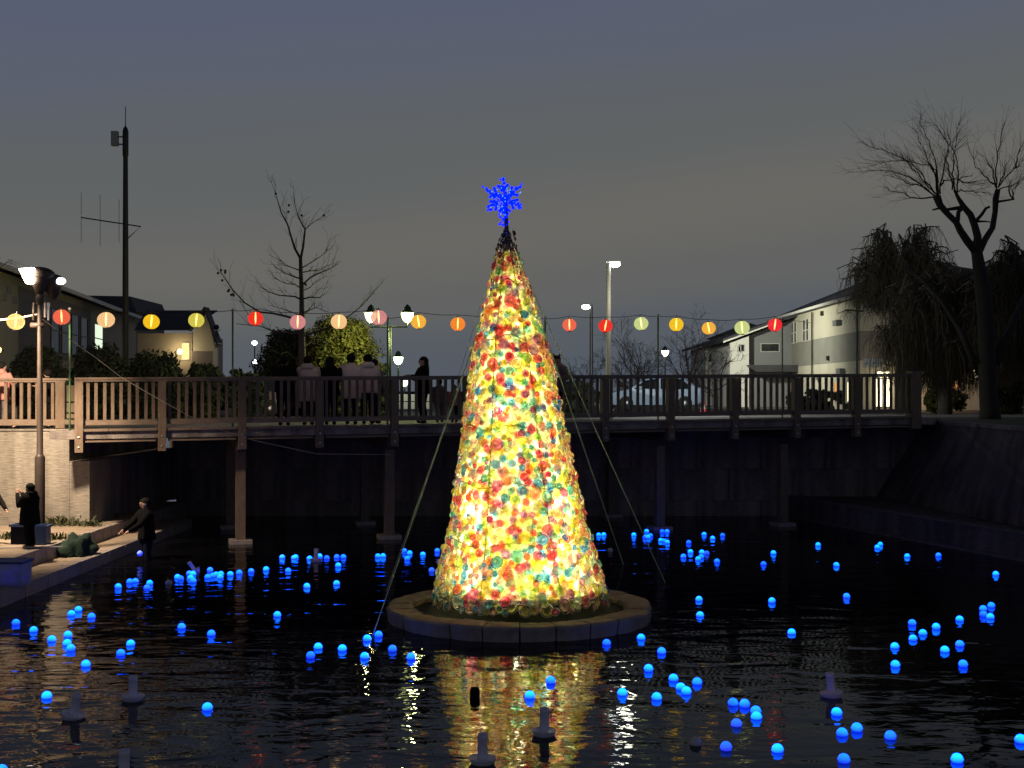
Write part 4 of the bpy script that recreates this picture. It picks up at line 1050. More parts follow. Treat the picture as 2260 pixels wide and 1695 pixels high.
def weeping(name, lab, X0, Y0, hh, arcs, seed, count, length, m=M['willow'], zlow=.6):
    rr = random.Random(seed); base = Vector((X0, Y0, 2.95)); t = thing('weeping_willow', lab, 'tree', base, 0)
    tk = MB(); tk.tube([(0,0,-.1),(.05,0,hh*.3),(0,.1,hh*.6)], [.3,.24,.16], 8); tk.build('trunk', M['bark'], t, True)
    bm_ = MB(); st = MB()
    for k in range(arcs):
        a = rr.uniform(0, 6.28); R1 = rr.uniform(.35,1)*length; top = hh*rr.uniform(.60,1.0)*(1-.22*(R1/length)**2)
        P = []
        for i in range(9):
            u = i/8; P.append(Vector((math.cos(a)*R1*u**.9, math.sin(a)*R1*.7*u**.9, hh*.5+(top-hh*.5)*math.sin(min(1,u*1.35)*math.pi/2)-(.9*max(0,u-.7)))))
            P[-1] += Vector((rr.gauss(0,.12), rr.gauss(0,.12), rr.gauss(0,.12)))
        bm_.tube(P, [.07*(1-.85*i/8)+.008 for i in range(9)], 4, cap=False)
        for _ in range(count//arcs):
            i = rr.randint(2, 7); p = P[i].lerp(P[i+1], rr.random()); dd = Vector((rr.gauss(0,.55), rr.gauss(0,.55), rr.uniform(-.1,.7))); ln = rr.uniform(.35,1)*min(p.z-zlow, hh*.75)
            ln = max(ln, .6); pts = []
            for j in range(7):
                v = j/6; pts.append(p+dd*min(1,v*1.6)*.55+Vector((rr.gauss(0,.04), rr.gauss(0,.04), -ln*v**1.35+.0)))
            st.tube(pts, [.010,.009,.009,.008,.007,.006,.004], 3, cap=False)
            for j in range(2, 7, 1):   # leaflets / side twigs
                if rr.random() < .5:
                    w_ = pts[j]; e = Vector((rr.uniform(-.12,.12), rr.uniform(-.12,.12), -rr.uniform(.1,.3))); o = Vector((.008,0,0))
                    st.add([w_-o, w_+o, w_+e], [(0,1,2)])
    bm_.build('branches', M['bark'], t); o = st.build('hanging_twigs', m, t); o['kind'] = 'stuff'
    return t
weeping('w', 'dense weeping willow hanging over the right end of the bridge', wx(2085,50), 50, W(0,575,50).z-2.95, 150, 21, 6000, 2.9, zlow=.7)
weeping('w', 'reddish leafless weeping willow crown behind, left of the pollarded willow', wx(1990,58), 58, W(0,466,58).z-2.95, 150, 22, 4200, 3.1, zlow=4.6)
weeping('w', 'dark weeping willow mass at the right edge', wx(2275,48), 48, W(0,500,48).z-2.95, 140, 23, 5200, 2.8, zlow=1.2)

# ================================================================== houses
def window(parent, x, y, z, w_, h_, axis_='x', pane=None, sash=True, fr='frame', out=-1):
    # axis_ 'x': lies in the xz plane facing -y ; 'y': lies in the yz plane facing -x
    f = MB(); t = .05; d = .05
    def bx(mb, a0, a1, z0, z1, d0, d1):
        if axis_ == 'x': mb.box(x+a0, x+a1, y+out*d1, y+out*d0, z+z0, z+z1)
        else: mb.box(x+out*d1, x+out*d0, y+a0, y+a1, z+z0, z+z1)
    bx(f,-w_/2-t,-w_/2,-h_/2-t,h_/2+t,-.02,d); bx(f,w_/2,w_/2+t,-h_/2-t,h_/2+t,-.02,d); bx(f,-w_/2,w_/2,h_/2,h_/2+t,-.02,d); bx(f,-w_/2,w_/2,-h_/2-t,-h_/2,-.02,d)
    if sash: bx(f,-w_/2,w_/2,-.03,.03,-.02,d-.01)
    o = f.build('window', M[fr], parent)
    p = MB(); bx(p,-w_/2+.001,w_/2-.001,-h_/2+.001,h_/2-.001,.0,.015); p.build('pane', pane or M['glassdark'], o)
    return o
# cream house, near corner (19.2,70); left wall runs back to Y=92
hs = thing('cream_house', 'two storey cream house with grey band and lit glass entrance behind the willow', 'house', (19.2,70,GZ))
MB().box(0,15,0,22,4.35,6.25).build('upper_wall', M['cream'], hs)
MB().box(-.012,15.012,-.012,22.012,2.75,4.34).build('band', M['greywall'], hs)
MB().box(0,15,.0,22,-.1,2.74).build('lower_wall', M['cream'], hs)
rf = MB(); e = .55
rf.add([(-e,-e,6.28),(15+e,-e,6.28),(15+e,22+e,6.28),(-e,22+e,6.28),(7.0,13,9.5),(7.0,16,9.5),(8.2,16,9.5),(8.2,13,9.5),(-e,-e,6.18),(15+e,-e,6.18),(15+e,22+e,6.18),(-e,22+e,6.18)],
       [(0,1,7,4),(1,2,6,7),(2,3,5,6),(3,0,4,5),(4,7,6,5),(8,11,10,9),(0,8,9,1),(1,9,10,2),(2,10,11,3),(3,11,8,0)])
rfo = rf.build('roof', M['roof'], hs)
MB().box(-e-.12,-e-.004,-e,22+e,6.14,6.30).build('gutter', M['frame'], rfo)
for yy in (3.2,4.4,9.5,10.9): pass
for yy in (12.4,13.3,15.9,16.8): window(hs, 0, yy, 5.05, .62, 1.35, 'y')
for yy in (.25,10.8,20.6): MB().tube([(-.10,yy,6.1),(-.10,yy,.1)], .05, 6).build('downspout', M['bronze'], hs)
for yy, zz, s in ((8.3,5.85,.14),(6.8,3.05,.14)): MB().box(-.16,-.002,yy-s,yy+s,zz-s,zz+s).build('vent', M['bronze'], hs)
for yy, zz in ((4.4,5.05),(3.6,2.2),(9.2,1.9)): MB().box(-.3,-.004,yy-.45,yy+.45,zz-.16,zz+.16).build('air_unit', M['midgrey'], hs)
litw = emat('lit_entrance', (1,.86,.50), 4.5); lito = emat('lit_window_orange', (1,.42,.12), .9); litg = emat('lit_window_pale', (.85,1,.75), 1.0)
window(hs, 1.30, 0, 1.95, .70, .32, 'x', litw, False); window(hs, 2.45, 0, 1.95, .5, .32, 'x', litw, False)
for xx, ww in ((1.02,.36),(1.5,.22),(2.45,.24),(2.95,.14)): window(hs, xx, 0, .95, ww, 1.5, 'x', litw, False)
window(hs, 5.1, 0, 1.0, .5, 1.2, 'x', lito, True); window(hs, 6.4, 0, 2.0, .3, .4, 'x', litw, False)
MB().box(3.85,4.1,-.5,-.25,0,3.0).build('porch_column', mat('warm_timber', (.5,.25,.12), .6), hs)
window(hs, 0, 0, 0, .01, .01) if False else None
for yy in (2.0,5.0,14.0): window(hs, 0, yy, 1.0, .9, 1.1, 'y', lito if yy > 3 else litw, False)
light('porch_light', (4.3,-1.6,2.2), 90, (1,.55,.25), .1, hs)
light('entrance_light', (1.8,-1.2,1.4), 60, (1,.85,.55), .2, hs)
MB().sphere((3.4,-.9,2.3),.06,8,6).build('porch_lamp', emat('porch_glow', (1,.7,.4), 6), hs)
# sign by the corner
sg = thing('sign_board', 'white rectangular sign on a grey pole beside the house corner', 'sign', ground(1933, 66))
zz = lambda py: W(0,py,66).z-GZ
MB().box(-.66,.34,-.03,.03,zz(810),zz(791)).build('board', M['whitewall'], sg)
MB().tube([(0,0.05,0),(0,.05,zz(808))], .035, 6).build('pole', M['midgrey'], sg)
mk = MB()
for x0, z0, w_, h_ in ((-.6,.62,.18,.05),(-.5,.7,.05,.14),(-.2,.72,.2,.04),(-.15,.6,.05,.2),(.05,.66,.12,.04),(.2,.62,.05,.16),(-.35,.6,.06,.05)):
    za = zz(810)+(zz(791)-zz(810))*(z0-.35)*1.2; mk.box(x0,x0+w_,-.036,-.031,za,za+h_*.6)
mk.build('lettering', M['greyclo'], sg)
# white house in the middle distance
YH = 86; X = lambda px, Y=YH: wx(px, Y)
wh = thing('white_house', 'white two storey house with grey wing left of the cream house', 'house', (0,YH,GZ)); z = lambda py, Y=YH: W(0,py,Y).z-GZ
MB().prism([(X(1611),-.1),(X(1653),-.1),(X(1653),z(741)),(X(1611),z(757))], 0, 8).build('wall', M['whitewall'], wh)
MB().prism([(X(1653)+.004,-.1),(X(1760),-.1),(X(1760),z(700)),(X(1653)+.004,z(741))], 1.0, 8).build('wing_wall', M['midgrey'], wh)
MB().prism([(X(1592),z(757)),(X(1700),z(716)),(X(1790),z(690)),(X(1790),z(684)),(X(1700),z(709)),(X(1592),z(749))], -.7, 9).build('roof', M['roof'], wh)
MB().prism([(X(1592),z(758)),(X(1700),z(718)),(X(1700),z(715)),(X(1592),z(754))], -.78, -.705).build('fascia', M['whitewall'], wh)
MB().prism([(X(1646),z(806)),(X(1760),z(806)),(X(1760),z(821)),(X(1664),z(821))], -.9, .98).build('porch_roof', M['roof'], wh)
window(wh, X(1636), 0, z(768), .36, .42, 'x', None, False); window(wh, X(1631), 0, z(770), .18, .34, 'x', None, False)
window(wh, X(1706), 1.0, z(766), 1.2, .5, 'x', None, False)
wh2 = thing('small_white_house', 'small white house end half hidden by the twiggy bare tree', 'house', (0,96,GZ)); z2 = lambda py: W(0,py,96).z-GZ
MB().prism([(wx(1557,96),-.1),(wx(1588,96),-.1),(wx(1588,96),z2(757)),(wx(1557,96),z2(765))], 0, 8).build('wall', M['whitewall'], wh2)
MB().prism([(wx(1588,96)+.004,-.1),(wx(1640,96),-.1),(wx(1640,96),z2(745)),(wx(1588,96)+.004,z2(757))], .6, 8).build('side_wall', M['midgrey'], wh2)
MB().prism([(wx(1540,96),z2(768)),(wx(1600,96),z2(748)),(wx(1660,96),z2(738)),(wx(1600,96),z2(742)),(wx(1540,96),z2(763))], -.6, 9).build('roof', M['roof'], wh2)
window(wh2, wx(1572,96), 0, z2(790), .5, .6, 'x', None, False)
wh3 = thing('dark_gable_house', 'dark distant roof peeking over the white house', 'house', (0,104,GZ)); z3 = lambda py: W(0,py,104).z-GZ
MB().prism([(wx(1600,104),-.1),(wx(1700,104),-.1),(wx(1700,104),z3(735)),(wx(1600,104),z3(735))], 0, 8).build('wall', M['midgrey'], wh3)
MB().prism([(wx(1594,104),z3(738)),(wx(1655,104),z3(714)),(wx(1678,104),z3(722)),(wx(1710,104),z3(738))], -.5, 9).build('roof', M['roof'], wh3)

# left tan building: receding wall from (-22.6,56) to (-27.5,93)
tn = thing('tan_building', 'long tan two storey building with dark windows behind the street lamp at left', 'building', (-22.6,56,GZ), math.atan2(93-56,-27.5+22.6))
# local x along the wall (away), local y = left
MB().box(-14,37,.0,14,-.1,6.3).build('wall', M['tanwall'], tn)
MB().box(3.2,20,-.05,-.004,2.7,5.9).build('window_bay', M['greyclo'], tn)
rf = MB(); rf.add([(-15,-.8,6.32),(38,-.8,6.32),(38,7,8.6),(-15,7,8.6),(38,15,6.32),(-15,15,6.32)], [(0,1,2,3),(3,2,4,5)]); rfo = rf.build('roof', M['roof'], tn)
MB().box(-15,38,-.92,-.81,6.16,6.36).build('gutter', M['frame'], rfo)
def lwin(x, zc, w_, h_, pane=None): window(tn, x, 0, zc, w_, h_, 'x', pane, True, 'bronze')
for x in (10.5,13.0,15.5,18.0):
    window(tn, x, -.05, 4.2, 1.9, 2.2, 'x', None, True, 'bronze')
lwin(22.6, 4.3, 2.6, 1.7, litg); lwin(4.8, 4.6, 1.6, 1.3); lwin(8, 1.4, 1.6, 1.3)
for x, zc in ((.6,5.2),(2.4,5.2),(1.3,5.6)): MB().box(x-.25,x+.25,-.08,-.003,zc-.15,zc+.15).build('vent', M['midgrey'], tn)
wl_ = thing('wall_lamp', 'warm yellow wall lamp at the extreme left edge', 'lamp', W(-4,772,54)); 
MB().sphere((0,0,0), .13, 10, 8).build('lamp_glass', emat('amber_glow', (1,.62,.12), 9), wl_, True)
MB().box(-.05,.05,.1,.5,-.03,.03).build('bracket', M['dark'], wl_)
light('wall_light', (.0,-.4,0), 40, (1,.6,.2), .1, wl_)
# flat dark roof block behind
db_ = thing('dark_roof_house', 'black roofed house block behind the radio mast', 'house', (0,98,GZ)); z4 = lambda py, Y=98: W(0,py,Y).z-GZ
MB().box(wx(190,98), wx(300,98), 0, 8, -.1, z4(690)).build('wall', M['greyclo'], db_)
MB().prism([(wx(175,98),z4(690)),(wx(306,98),z4(690)),(wx(291,98),z4(655)),(wx(187,98),z4(653))], -.5, 8.5).build('roof', M['roof'], db_)
# gabled house
YG = 72; z5 = lambda py, Y=YG: W(0,py,Y).z-GZ
gh = thing('gabled_house', 'pale gabled house with dark roof right of the radio mast', 'house', (0,YG,GZ))
xg = lambda px: wx(px, YG)
MB().box(xg(300), xg(421), .3, 8, -.1, z5(735)).build('wall', M['tanwall'], gh)
MB().prism([(xg(421)+.004,-.1),(xg(471),-.1),(xg(471),z5(762)),(xg(452),z5(690)),(xg(421)+.004,z5(733))], .35, .9).build('gable_wall', M['cream'], gh)
MB().box(xg(421)+.01, xg(469), .2, .34, -.05, z5(775)).build('lower_cladding', M['greyclo'], gh)
rm = MB(); rm.add([(xg(300),-.3,z5(728)),(xg(420),-.3,z5(728)),(xg(453),3,z5(681)+.1),(xg(289),3,z5(681)+.1),(xg(300),-.3,z5(730)),(xg(420),-.3,z5(730)),(xg(453),3,z5(683)+.1),(xg(289),3,z5(683)+.1)],
                  [(0,1,2,3),(7,6,5,4),(0,4,5,1),(1,5,6,2),(2,6,7,3),(3,7,4,0)])
rm.prism([(xg(453),z5(681)+.1),(xg(484),z5(760)),(xg(481),z5(762)),(xg(452),z5(686)+.1)], -.3, .95)
rm.prism([(xg(453),z5(681)+.1),(xg(420),z5(728)),(xg(420),z5(731)),(xg(453),z5(687)+.1)], -.3, .3)
rm.build('roof', M['roof'], gh)
MB().prism([(xg(474),z5(757)),(xg(484),z5(757)),(xg(484),z5(760)),(xg(470),z5(760))], -.3, .9).build('soffit', M['frame'], gh)
window(gh, xg(407), .3, z5(775), .35, .9, 'x', emat('amber_window', (1,.72,.25), 1.6), False)
wlg = MB().sphere((xg(398),-.1,z5(776)), .14, 8, 6).build('porch_lamp', emat('porch_glow_b', (1,.8,.4), 16), gh, True)
light('porch_light', (xg(399),-.5,z5(776)), 45, (1,.75,.4), .1, gh)
MB().box(xg(470),xg(480),.0,.3,z5(812),z5(768)).build('corner_pipe', M['frame'], gh)
ow = thing('owl_siren', 'small dark loudspeaker on a bracket by the gabled roof end', 'loudspeaker', W(478,722,YG))
MB().sphere((0,0,0), .15, 10, 8).build('horn', M['dark'], ow, True); MB().box(-.22,.22,-.05,.05,-.2,-.15).build('bracket', M['frame'], ow)
MB().tube([(0,.1,-.15),(0,.1,-4.5)], .03, 6).build('pole', M['dark'], ow)

# distant low skyline hedge and white block wall seen through railing
tag(MB().box(-200,200,140,141,2.9,4.1).build('far_tree_line', M['leaf2']), kind='structure')
bw = thing('block_wall', 'low pale block wall seen between the railings beside the twin lamp', 'wall', ground(868,62))
for r_ in range(2):
    for k in range(9):
        MB().box(-1.3+k*.36+.01,-1.3+k*.36+.33,0,.15,.15+r_*.38,.15+r_*.38+.34).build('block', M['whitewall'], bw)
bw2 = thing('block_wall', 'low pale block wall seen through the railing right of the cup tree', 'wall', ground(1270,60))
for r_ in range(2):
    for k in range(8):
        MB().box(-1.3+k*.40+.03,-1.3+k*.40+.33,0,.15,.10+r_*.42,.10+r_*.42+.34).build('block', M['tanwall'], bw2)
rd = MB(); rd.box(wx(1320,48), 20, 47.6, 48.4, 2.934, 3.02); tag(rd.build('kerb', M['curb']), kind='structure')

# ================================================================== vehicles
def car(lab, loc, rz, paint, headlit=None, s=1):
    t = thing('parked_car', lab, 'car', loc, rz, 'cars parked beyond the bridge'); t.scale = (s,s,s)
    # x forward is -x (nose at -2.1)
    side = [(-2.15,.35),(-2.2,.62),(-2.0,.82),(-1.3,.95),(-.55,1.42),(.2,1.53),(1.3,1.48),(1.85,1.1),(2.1,.98),(2.15,.4),(1.9,.25),(-1.95,.25)]
    mb = MB(); vs = []
    lay = [(-.86,.0),(-.80,.1),(-.35,.12),(.35,.12),(.80,.1),(.86,0)]
    ys = [-.84,-.80,-.5,.5,.80,.84]
    for iy, y in enumerate(ys):
        for x, z in side:
            hi = max(0, z-.95); k = .0
            yy = y*(1-.28*hi) ; xx = x*(.965 if abs(y) > .82 else (1 if abs(y) < .6 else .99)); zz_ = z*(.985 if abs(y) > .82 else 1)
            vs.append((xx, yy, zz_))
    n = len(side)
    fs = [(i*n+j, i*n+(j+1)%n, (i+1)*n+(j+1)%n, (i+1)*n+j) for i in range(5) for j in range(n)]
    fs += [tuple(reversed(range(n))), tuple(5*n+j for j in range(n))]
    mb.add(vs, fs); mb.build('body', paint, t)
    for sy in (-1,1):
        for name, poly in (('side_window', [(-1.0,.98),(-.50,1.36),(.15,1.46),(.15,.98)]), ('side_window', [(.22,.98),(.22,1.46),(1.15,1.42),(1.6,1.08),(1.55,.98)])):
            g = MB(); m_ = len(poly); y0 = .846; 
            v = [(x, sy*(y0*(1-.28*max(0,z_-.95))+.004), z_) for x, z_ in poly]+[(x, sy*(y0*(1-.28*max(0,z_-.95))-.03), z_) for x, z_ in poly]
            g.add(v, [tuple(range(m_)), tuple(reversed(range(m_,2*m_)))]+[(i, (i+1)%m_, (i+1)%m_+m_, i+m_) for i in range(m_)]); g.build(name, M['glassdark'], t)
    ws = MB(); ws.add([(-1.32,-.68,.975),(-1.32,.68,.975),(-.57,.62,1.43),(-.57,-.62,1.43)], [(0,1,2,3)]); ws.build('windscreen', M['glassdark'], t)
    for x in (-1.35,1.32):
        for sy in (-1,1):
            w_ = MB(); w_.lathe([(.14,-.1),(.30,-.1),(.33,-.06),(.33,.06),(.30,.1),(.14,.1)], 18, Matrix.Rotation(R(90),4,'X')); o = w_.build('wheel', M['rubber'], t, True, (x, sy*.78, .32))
            MB().lathe([(.001,-.07),(.19,-.09),(.2,.0),(.19,.09),(.001,.07)], 12, Matrix.Rotation(R(90),4,'X')).build('rim', M['bolt'], o, True)
    for sy in (-1,1):
        MB().box(-2.19,-2.0,sy*.6-.16,sy*.6+.16,.64,.78).build('headlight', headlit or M['bolt'], t)
        MB().box(2.02,2.14,sy*.62-.14,sy*.62+.14,.80,.98).build('taillight', M['redclo'], t)
        MB().box(-.75,-.62,sy*.86-.1,sy*.86+.1,.98,1.1).build('mirror', paint, t)
    return t
silver = mat('silver_blue_paint', (.26,.36,.50), .35, .1)
darkp = mat('black_car_paint', (.015,.015,.02), .2)
car('silver blue hatchback facing left beyond the bridge railing', ground(1447,60)+Vector((0,0,.12)), R(-6), silver, None, 1.02)
car('black car parked behind the railing left of the bridge visitors', ground(528,50), R(3), darkp)
car('dark car with faint gleaming lamps near the mast foot', ground(355,52), R(-6), darkp, emat('dim_headlight', (.9,.95,1), 1.5))
cn = thing('traffic_cone', 'small red cone with reflective sleeve right of the silver car', 'cone', ground(1552,50))
MB().lathe([(.20,0),(.20,.03),(.14,.035),(.04,.68),(.001,.70)], 14).build('cone', M['redclo'], cn, True)
MB().lathe([(.105,.28),(.085,.42)], 14).build('sleeve', M['white'], cn, True)

# ================================================================== people
def skin_mesh(joints, edges, root, m, sub=1):
    me = bpy.data.meshes.new('body'); keys = list(joints)
    me.from_pydata([joints[k][0] for k in keys], [(keys.index(a), keys.index(b)) for a, b in edges], [])
    o = bpy.data.objects.new('tmp', me); C.objects.link(o)
    md = o.modifiers.new('s', 'SKIN'); md.use_smooth_shade = True
    if not me.skin_vertices: pass
    sv = me.skin_vertices[0].data
    for i, k in enumerate(keys):
        r = joints[k][1]; sv[i].radius = (r, r) if not isinstance(r, tuple) else r; sv[i].use_root = (k == root)
    if sub: sd = o.modifiers.new('d', 'SUBSURF'); sd.levels = sub; sd.render_levels = sub
    bpy.context.view_layer.update()
    dg = bpy.context.evaluated_depsgraph_get(); nm = bpy.data.meshes.new_from_object(o.evaluated_get(dg))
    nm.name = 'body'; nm.materials.clear(); nm.materials.append(m)
    nm.polygons.foreach_set('use_smooth', [True]*len(nm.polygons))
    C.objects.unlink(o); bpy.data.objects.remove(o); return nm
def person(lab, loc, yaw, Ht=1.75, coat='black', legs='black', hair='short', arms='rail', hood=False, coatlen=.48, width=1.0, lean=.0, crouch=0, group=None, extra=None, headturn=0):
    # local: faces -Y
    t = thing('person', lab, 'person', loc, yaw, group); h = Ht
    lz = lambda z: -lean*max(0, z-.5)       # forward lean offset
    P = lambda x, y, z: Vector((x*h, (y+lz(z))*h, (z-crouch*max(0,min(1,(z-.05)/.4)))*h))
    hb = .02
    J = {'pel': (P(0,0,.53), .072*h), 'sp': (P(0,0,.63), .062*h), 'ch': (P(0,0,.745), (.078*h,.062*h)), 'nk': (P(0,-.005,.835), .030*h),
         'hd0': (P(0,-.012,.885), .046*h), 'hd1': (P(0,-.012,.925), .056*h), 'hd2': (P(0,-.008,.96), .044*h), 'nose': (P(.0,-.078,.918), .008*h)}
    E = [('pel','sp'),('sp','ch'),('ch','nk'),('nk','hd0'),('hd0','hd1'),('hd1','hd2'),('hd1','nose')]
    A = {}
    for s, n in ((-1,'l'),(1,'r')):
        sh_ = P(s*.115,0,.80)
        if arms == 'rail': el, wr = P(s*.15,-.09,.66), P(s*.07,-.20,.70)
        elif arms == 'photo': el, wr = P(s*.14,-.09,.66), P(s*.045,-.20,.83)
        elif arms == 'one_up' and s < 0: el, wr = P(s*.20,-.06,.68), P(s*.235,-.14,.80)
        elif arms == 'reach': el, wr = P(s*.13,-.14,.66), P(s*.09,-.28,.58)
        else: el, wr = P(s*.145,.01,.63), P(s*.15,-.04,.49)
        A[n] = (sh_, el, wr)
        hd = wr+(wr-el).normalized()*.05*h
        J.update({'sh'+n: (sh_, .036*h), 'el'+n: (el, .026*h), 'wr'+n: (wr, .017*h), 'pa'+n: (hd, (.024*h,.014*h))})
        E += [('ch','sh'+n),('sh'+n,'el'+n),('el'+n,'wr'+n),('wr'+n,'pa'+n)]
        kx = s*.055; kn = P(kx,-.02-crouch*.9,.285); an = P(kx,.015,.045)
        if crouch: kn.z = (.285-crouch*.2)*h
        J.update({'hp'+n: (P(s*.052,0,.50), .055*h), 'kn'+n: (kn, .036*h), 'an'+n: (an, .024*h), 'to'+n: (P(kx*1.15,-.085,.02), .02*h)})
        E += [('pel','hp'+n),('hp'+n,'kn'+n),('kn'+n,'an'+n),('an'+n,'to'+n)]
        J['ea'+n] = (P(s*.062,.0,.92), .009*h); E.append(('hd1','ea'+n))
    put(skin_mesh(J, E, 'pel', M['skin']), 'body', t)
    # fingers as short chains rooted in the palm
    fg = MB()
    for n in 'lr':
        sh_, el, wr = A[n]; d = (wr-el).normalized(); side = d.cross(Vector((0,0,1))).normalized(); dn = side.cross(d)
        pc = wr+d*.05*h
        for k, L in enumerate((.030,.038,.041,.037,.028)):
            o = side*(k-2)*.0085*h
            if k == 0: st_ = wr+d*.03*h+side*-.018*h; fg.tube([st_, st_+(d*.5-side*.8).normalized()*.02*h, st_+(d*.9-side*.6).normalized()*.038*h], [.006*h,.0055*h,.004*h], 5)
            else: fg.tube([pc+o, pc+o+d*L*.6*h-dn*.003*h, pc+o+d*L*h-dn*.013*h], [.0055*h,.005*h,.0038*h], 5)
    fg.build('fingers', M['skin'], t, True)
    # eyes
    ey = MB()
    for s in (-1,1): ey.sphere(P(s*.022,-.066,.925), .006*h, 6, 4)
    ey.build('eyes', M['dark'], t)
    mo = MB(); mo.sphere(P(0,-.066,.893), .008*h, 6, 4, sx=2, sz=.5); mo.build('mouth', M['lips'], t)
    # coat
    c = MB(); w_ = width; rings = []
    for z, rx, ry in ((.86,.045,.045),(.835,.075,.058),(.805,.128,.070),(.76,.138,.088),(.68,.128,.088),(.60,.125,.088),(.53,.132,.094),(coatlen+.02,.142,.10),(coatlen,.140,.098)):
        if z < coatlen: continue
        p = P(0,0,z); rings.append((p.x, p.y, p.z, rx*h*w_, ry*h*w_))
    rings.sort(key=lambda r: r[2]); c.loft(rings, 16)
    for n in 'lr':
        sh_, el, wr = A[n]; c.tube([sh_+Vector((0,0,.01*h)), sh_.lerp(el,.5), el, el.lerp(wr,.5), wr], [.052*h,.047*h,.044*h,.036*h,.030*h], 10)
    if hood:
        c.loft([(P(0,.045,.80).x,P(0,.045,.80).y,P(0,0,.80).z,.085*h,.055*h),(0,P(0,.05,.83).y,P(0,0,.83).z,.098*h,.066*h),(0,P(0,.045,.865).y,P(0,0,.865).z,.085*h,.055*h),(0,P(0,.03,.885).y,P(0,0,.885).z,.055*h,.035*h)], 14)
    c.build('coat', M[coat], t, True)
    tr_ = MB()
    for n in 'lr':
        a, b_, d_ = J['hp'+n][0], J['kn'+n][0], J['an'+n][0]; tr_.tube([a+Vector((0,0,.03*h)), a.lerp(b_,.5), b_, b_.lerp(d_,.5), d_], [.068*h,.060*h,.047*h,.043*h,.037*h], 10)
    tr_.build('trousers', M[legs], t, True)
    sh2 = MB()
    for n in 'lr':
        a = J['an'+n][0]; sh2.sphere(a+Vector((0,-.04*h,-.022*h)), .034*h, 10, 6, sx=.85, sy=2.0, sz=.75)
    sh2.build('shoes', M['black'], t, True)
    hc = P(0,.004,.932); hr = MB()
    if hair == 'hat': hr.sphere(hc, .072*h, 14, 10, sz=.95)
    else:
        # hair shell open at the face
        n_, m_ = 16, 10; vs = []
        for i in range(m_+1):
            th = math.pi*i/m_*.62
            for j in range(n_):
                a = 2*math.pi*j/n_; f_ = .78 if (math.sin(a) < -.3) else 1.0
                th2 = th*f_; vs.append(hc+Vector((math.sin(th2)*math.cos(a)*.066, math.sin(th2)*math.sin(a)*.070+.004, math.cos(th2)*.066))*h)
        hr.add(vs, [(i*n_+j, i*n_+(j+1)%n_, (i+1)*n_+(j+1)%n_, (i+1)*n_+j) for i in range(m_) for j in range(n_)])
        hr.sphere(hc+Vector((0,.02*h,-.006*h)), .062*h, 12, 8)
        if hair == 'long': 
            p1 = P(0,.03,.92); p2 = P(0,.05,.84); p3 = P(0,.068,.76)
            hr.loft([(p3.x,p3.y,p3.z,.055*h,.025*h),(p2.x,p2.y,p2.z,.068*h,.038*h),(p1.x,p1.y,p1.z,.064*h,.045*h)], 12)
        if hair == 'bun': hr.sphere(hc+Vector((0,.03*h,.06*h)), .03*h, 8, 6)
        if hair == 'ears':
            for s in (-1,1): hr.add([hc+Vector((s*.02,0,.055))*h, hc+Vector((s*.06,0,.045))*h, hc+Vector((s*.05,0,.105))*h, hc+Vector((s*.04,.02,.05))*h], [(0,1,2),(1,3,2),(3,0,2)])
    hr.build('hair', M['hair'], t, True)
    return t
GB = 'visitors standing on the footbridge'
def onbr(px, off=.55):
    n = nline(px); b = BR(n, off); return Vector((b.x*1.0, b.y, 2.955+.017*n))
def onbr_px(px, off):
    # walk along the bridge so that the figure shows at px
    n = nline(px)
    for _ in range(12):
        b = BR(n, off); cur = 1130+b.x/b.y*F; n += (px-cur)/165
    b = BR(n, off); return Vector((b.x, b.y, 2.955+.017*n))
person('person in black jacket seen from behind, leftmost of the bridge group', onbr_px(627,.75), R(180), 1.80, 'black','black','short','rail', width=1.12, group=GB)
person('person in beige hooded knee length coat seen from behind on the bridge', onbr_px(680,.75), R(178), 1.80, 'beige','black','short','rail', True, .34, 1.12, group=GB)
person('person with long black hair and black clothes between two pale coats', onbr_px(729,.75), R(182), 1.78, 'black','black','long','rail', False, .42, 1.02, group=GB)
person('person in pale coat with short hair, tallest of the bridge group', onbr_px(775,.75), R(181), 1.86, 'paleclo','black','short','rail', False, .36, 1.08, group=GB)
person('person in pale hooded jacket with dark trousers beside the lamp pole', onbr_px(812,.75), R(188), 1.84, 'paleclo','black','short','rail', True, .44, 1.06, group=GB)
person('dark haired person peeking over the shoulder of the hooded jacket', onbr_px(826,1.35), R(150), 1.72, 'greyclo','black','short','down', False, .44, .95, group=GB)
person('long haired woman in black turned left, alone on the bridge', onbr_px(934,.8), R(-70), 1.78, 'black','black','long','rail', False, .45, .98, group=GB)
person('small child in grey coat behind the railing beside the tree', onbr_px(970,1.2), R(170), 1.18, 'greyclo','greyclo','short','down', False, .44, 1.05, group=GB)
person('smaller child in reddish coat next to the cup tree edge', onbr_px(1003,1.0), R(200), 1.02, 'pinkclo','black','short','down', False, .44, 1.05, group=GB)
person('person with cat ear headband holding a phone right of the tree', onbr_px(1229,.5), R(8), 1.80, 'greyclo','black','ears','photo', False, .45, 1.15, group=GB)
GL = 'people behind the left timber railing'
person('person in pink jacket with red scarf at the far left edge', (wx(4,32.6),32.6,2.93), R(150), 1.72, 'pinkclo','greyclo','short','rail', True, .42, 1.1, group=GL)
person('short child in dark coat beside the pink jacketed person', (wx(36,32.7),32.7,2.93), R(-60), 1.36, 'black','greyclo','short','down', False, .42, 1.1, group=GL)
person('person bending over the left railing near the lamp post', (wx(112,32.8),32.8,2.93), R(-80), 1.52, 'black','black','hat','rail', False, .42, 1.1, .12, group=GL)
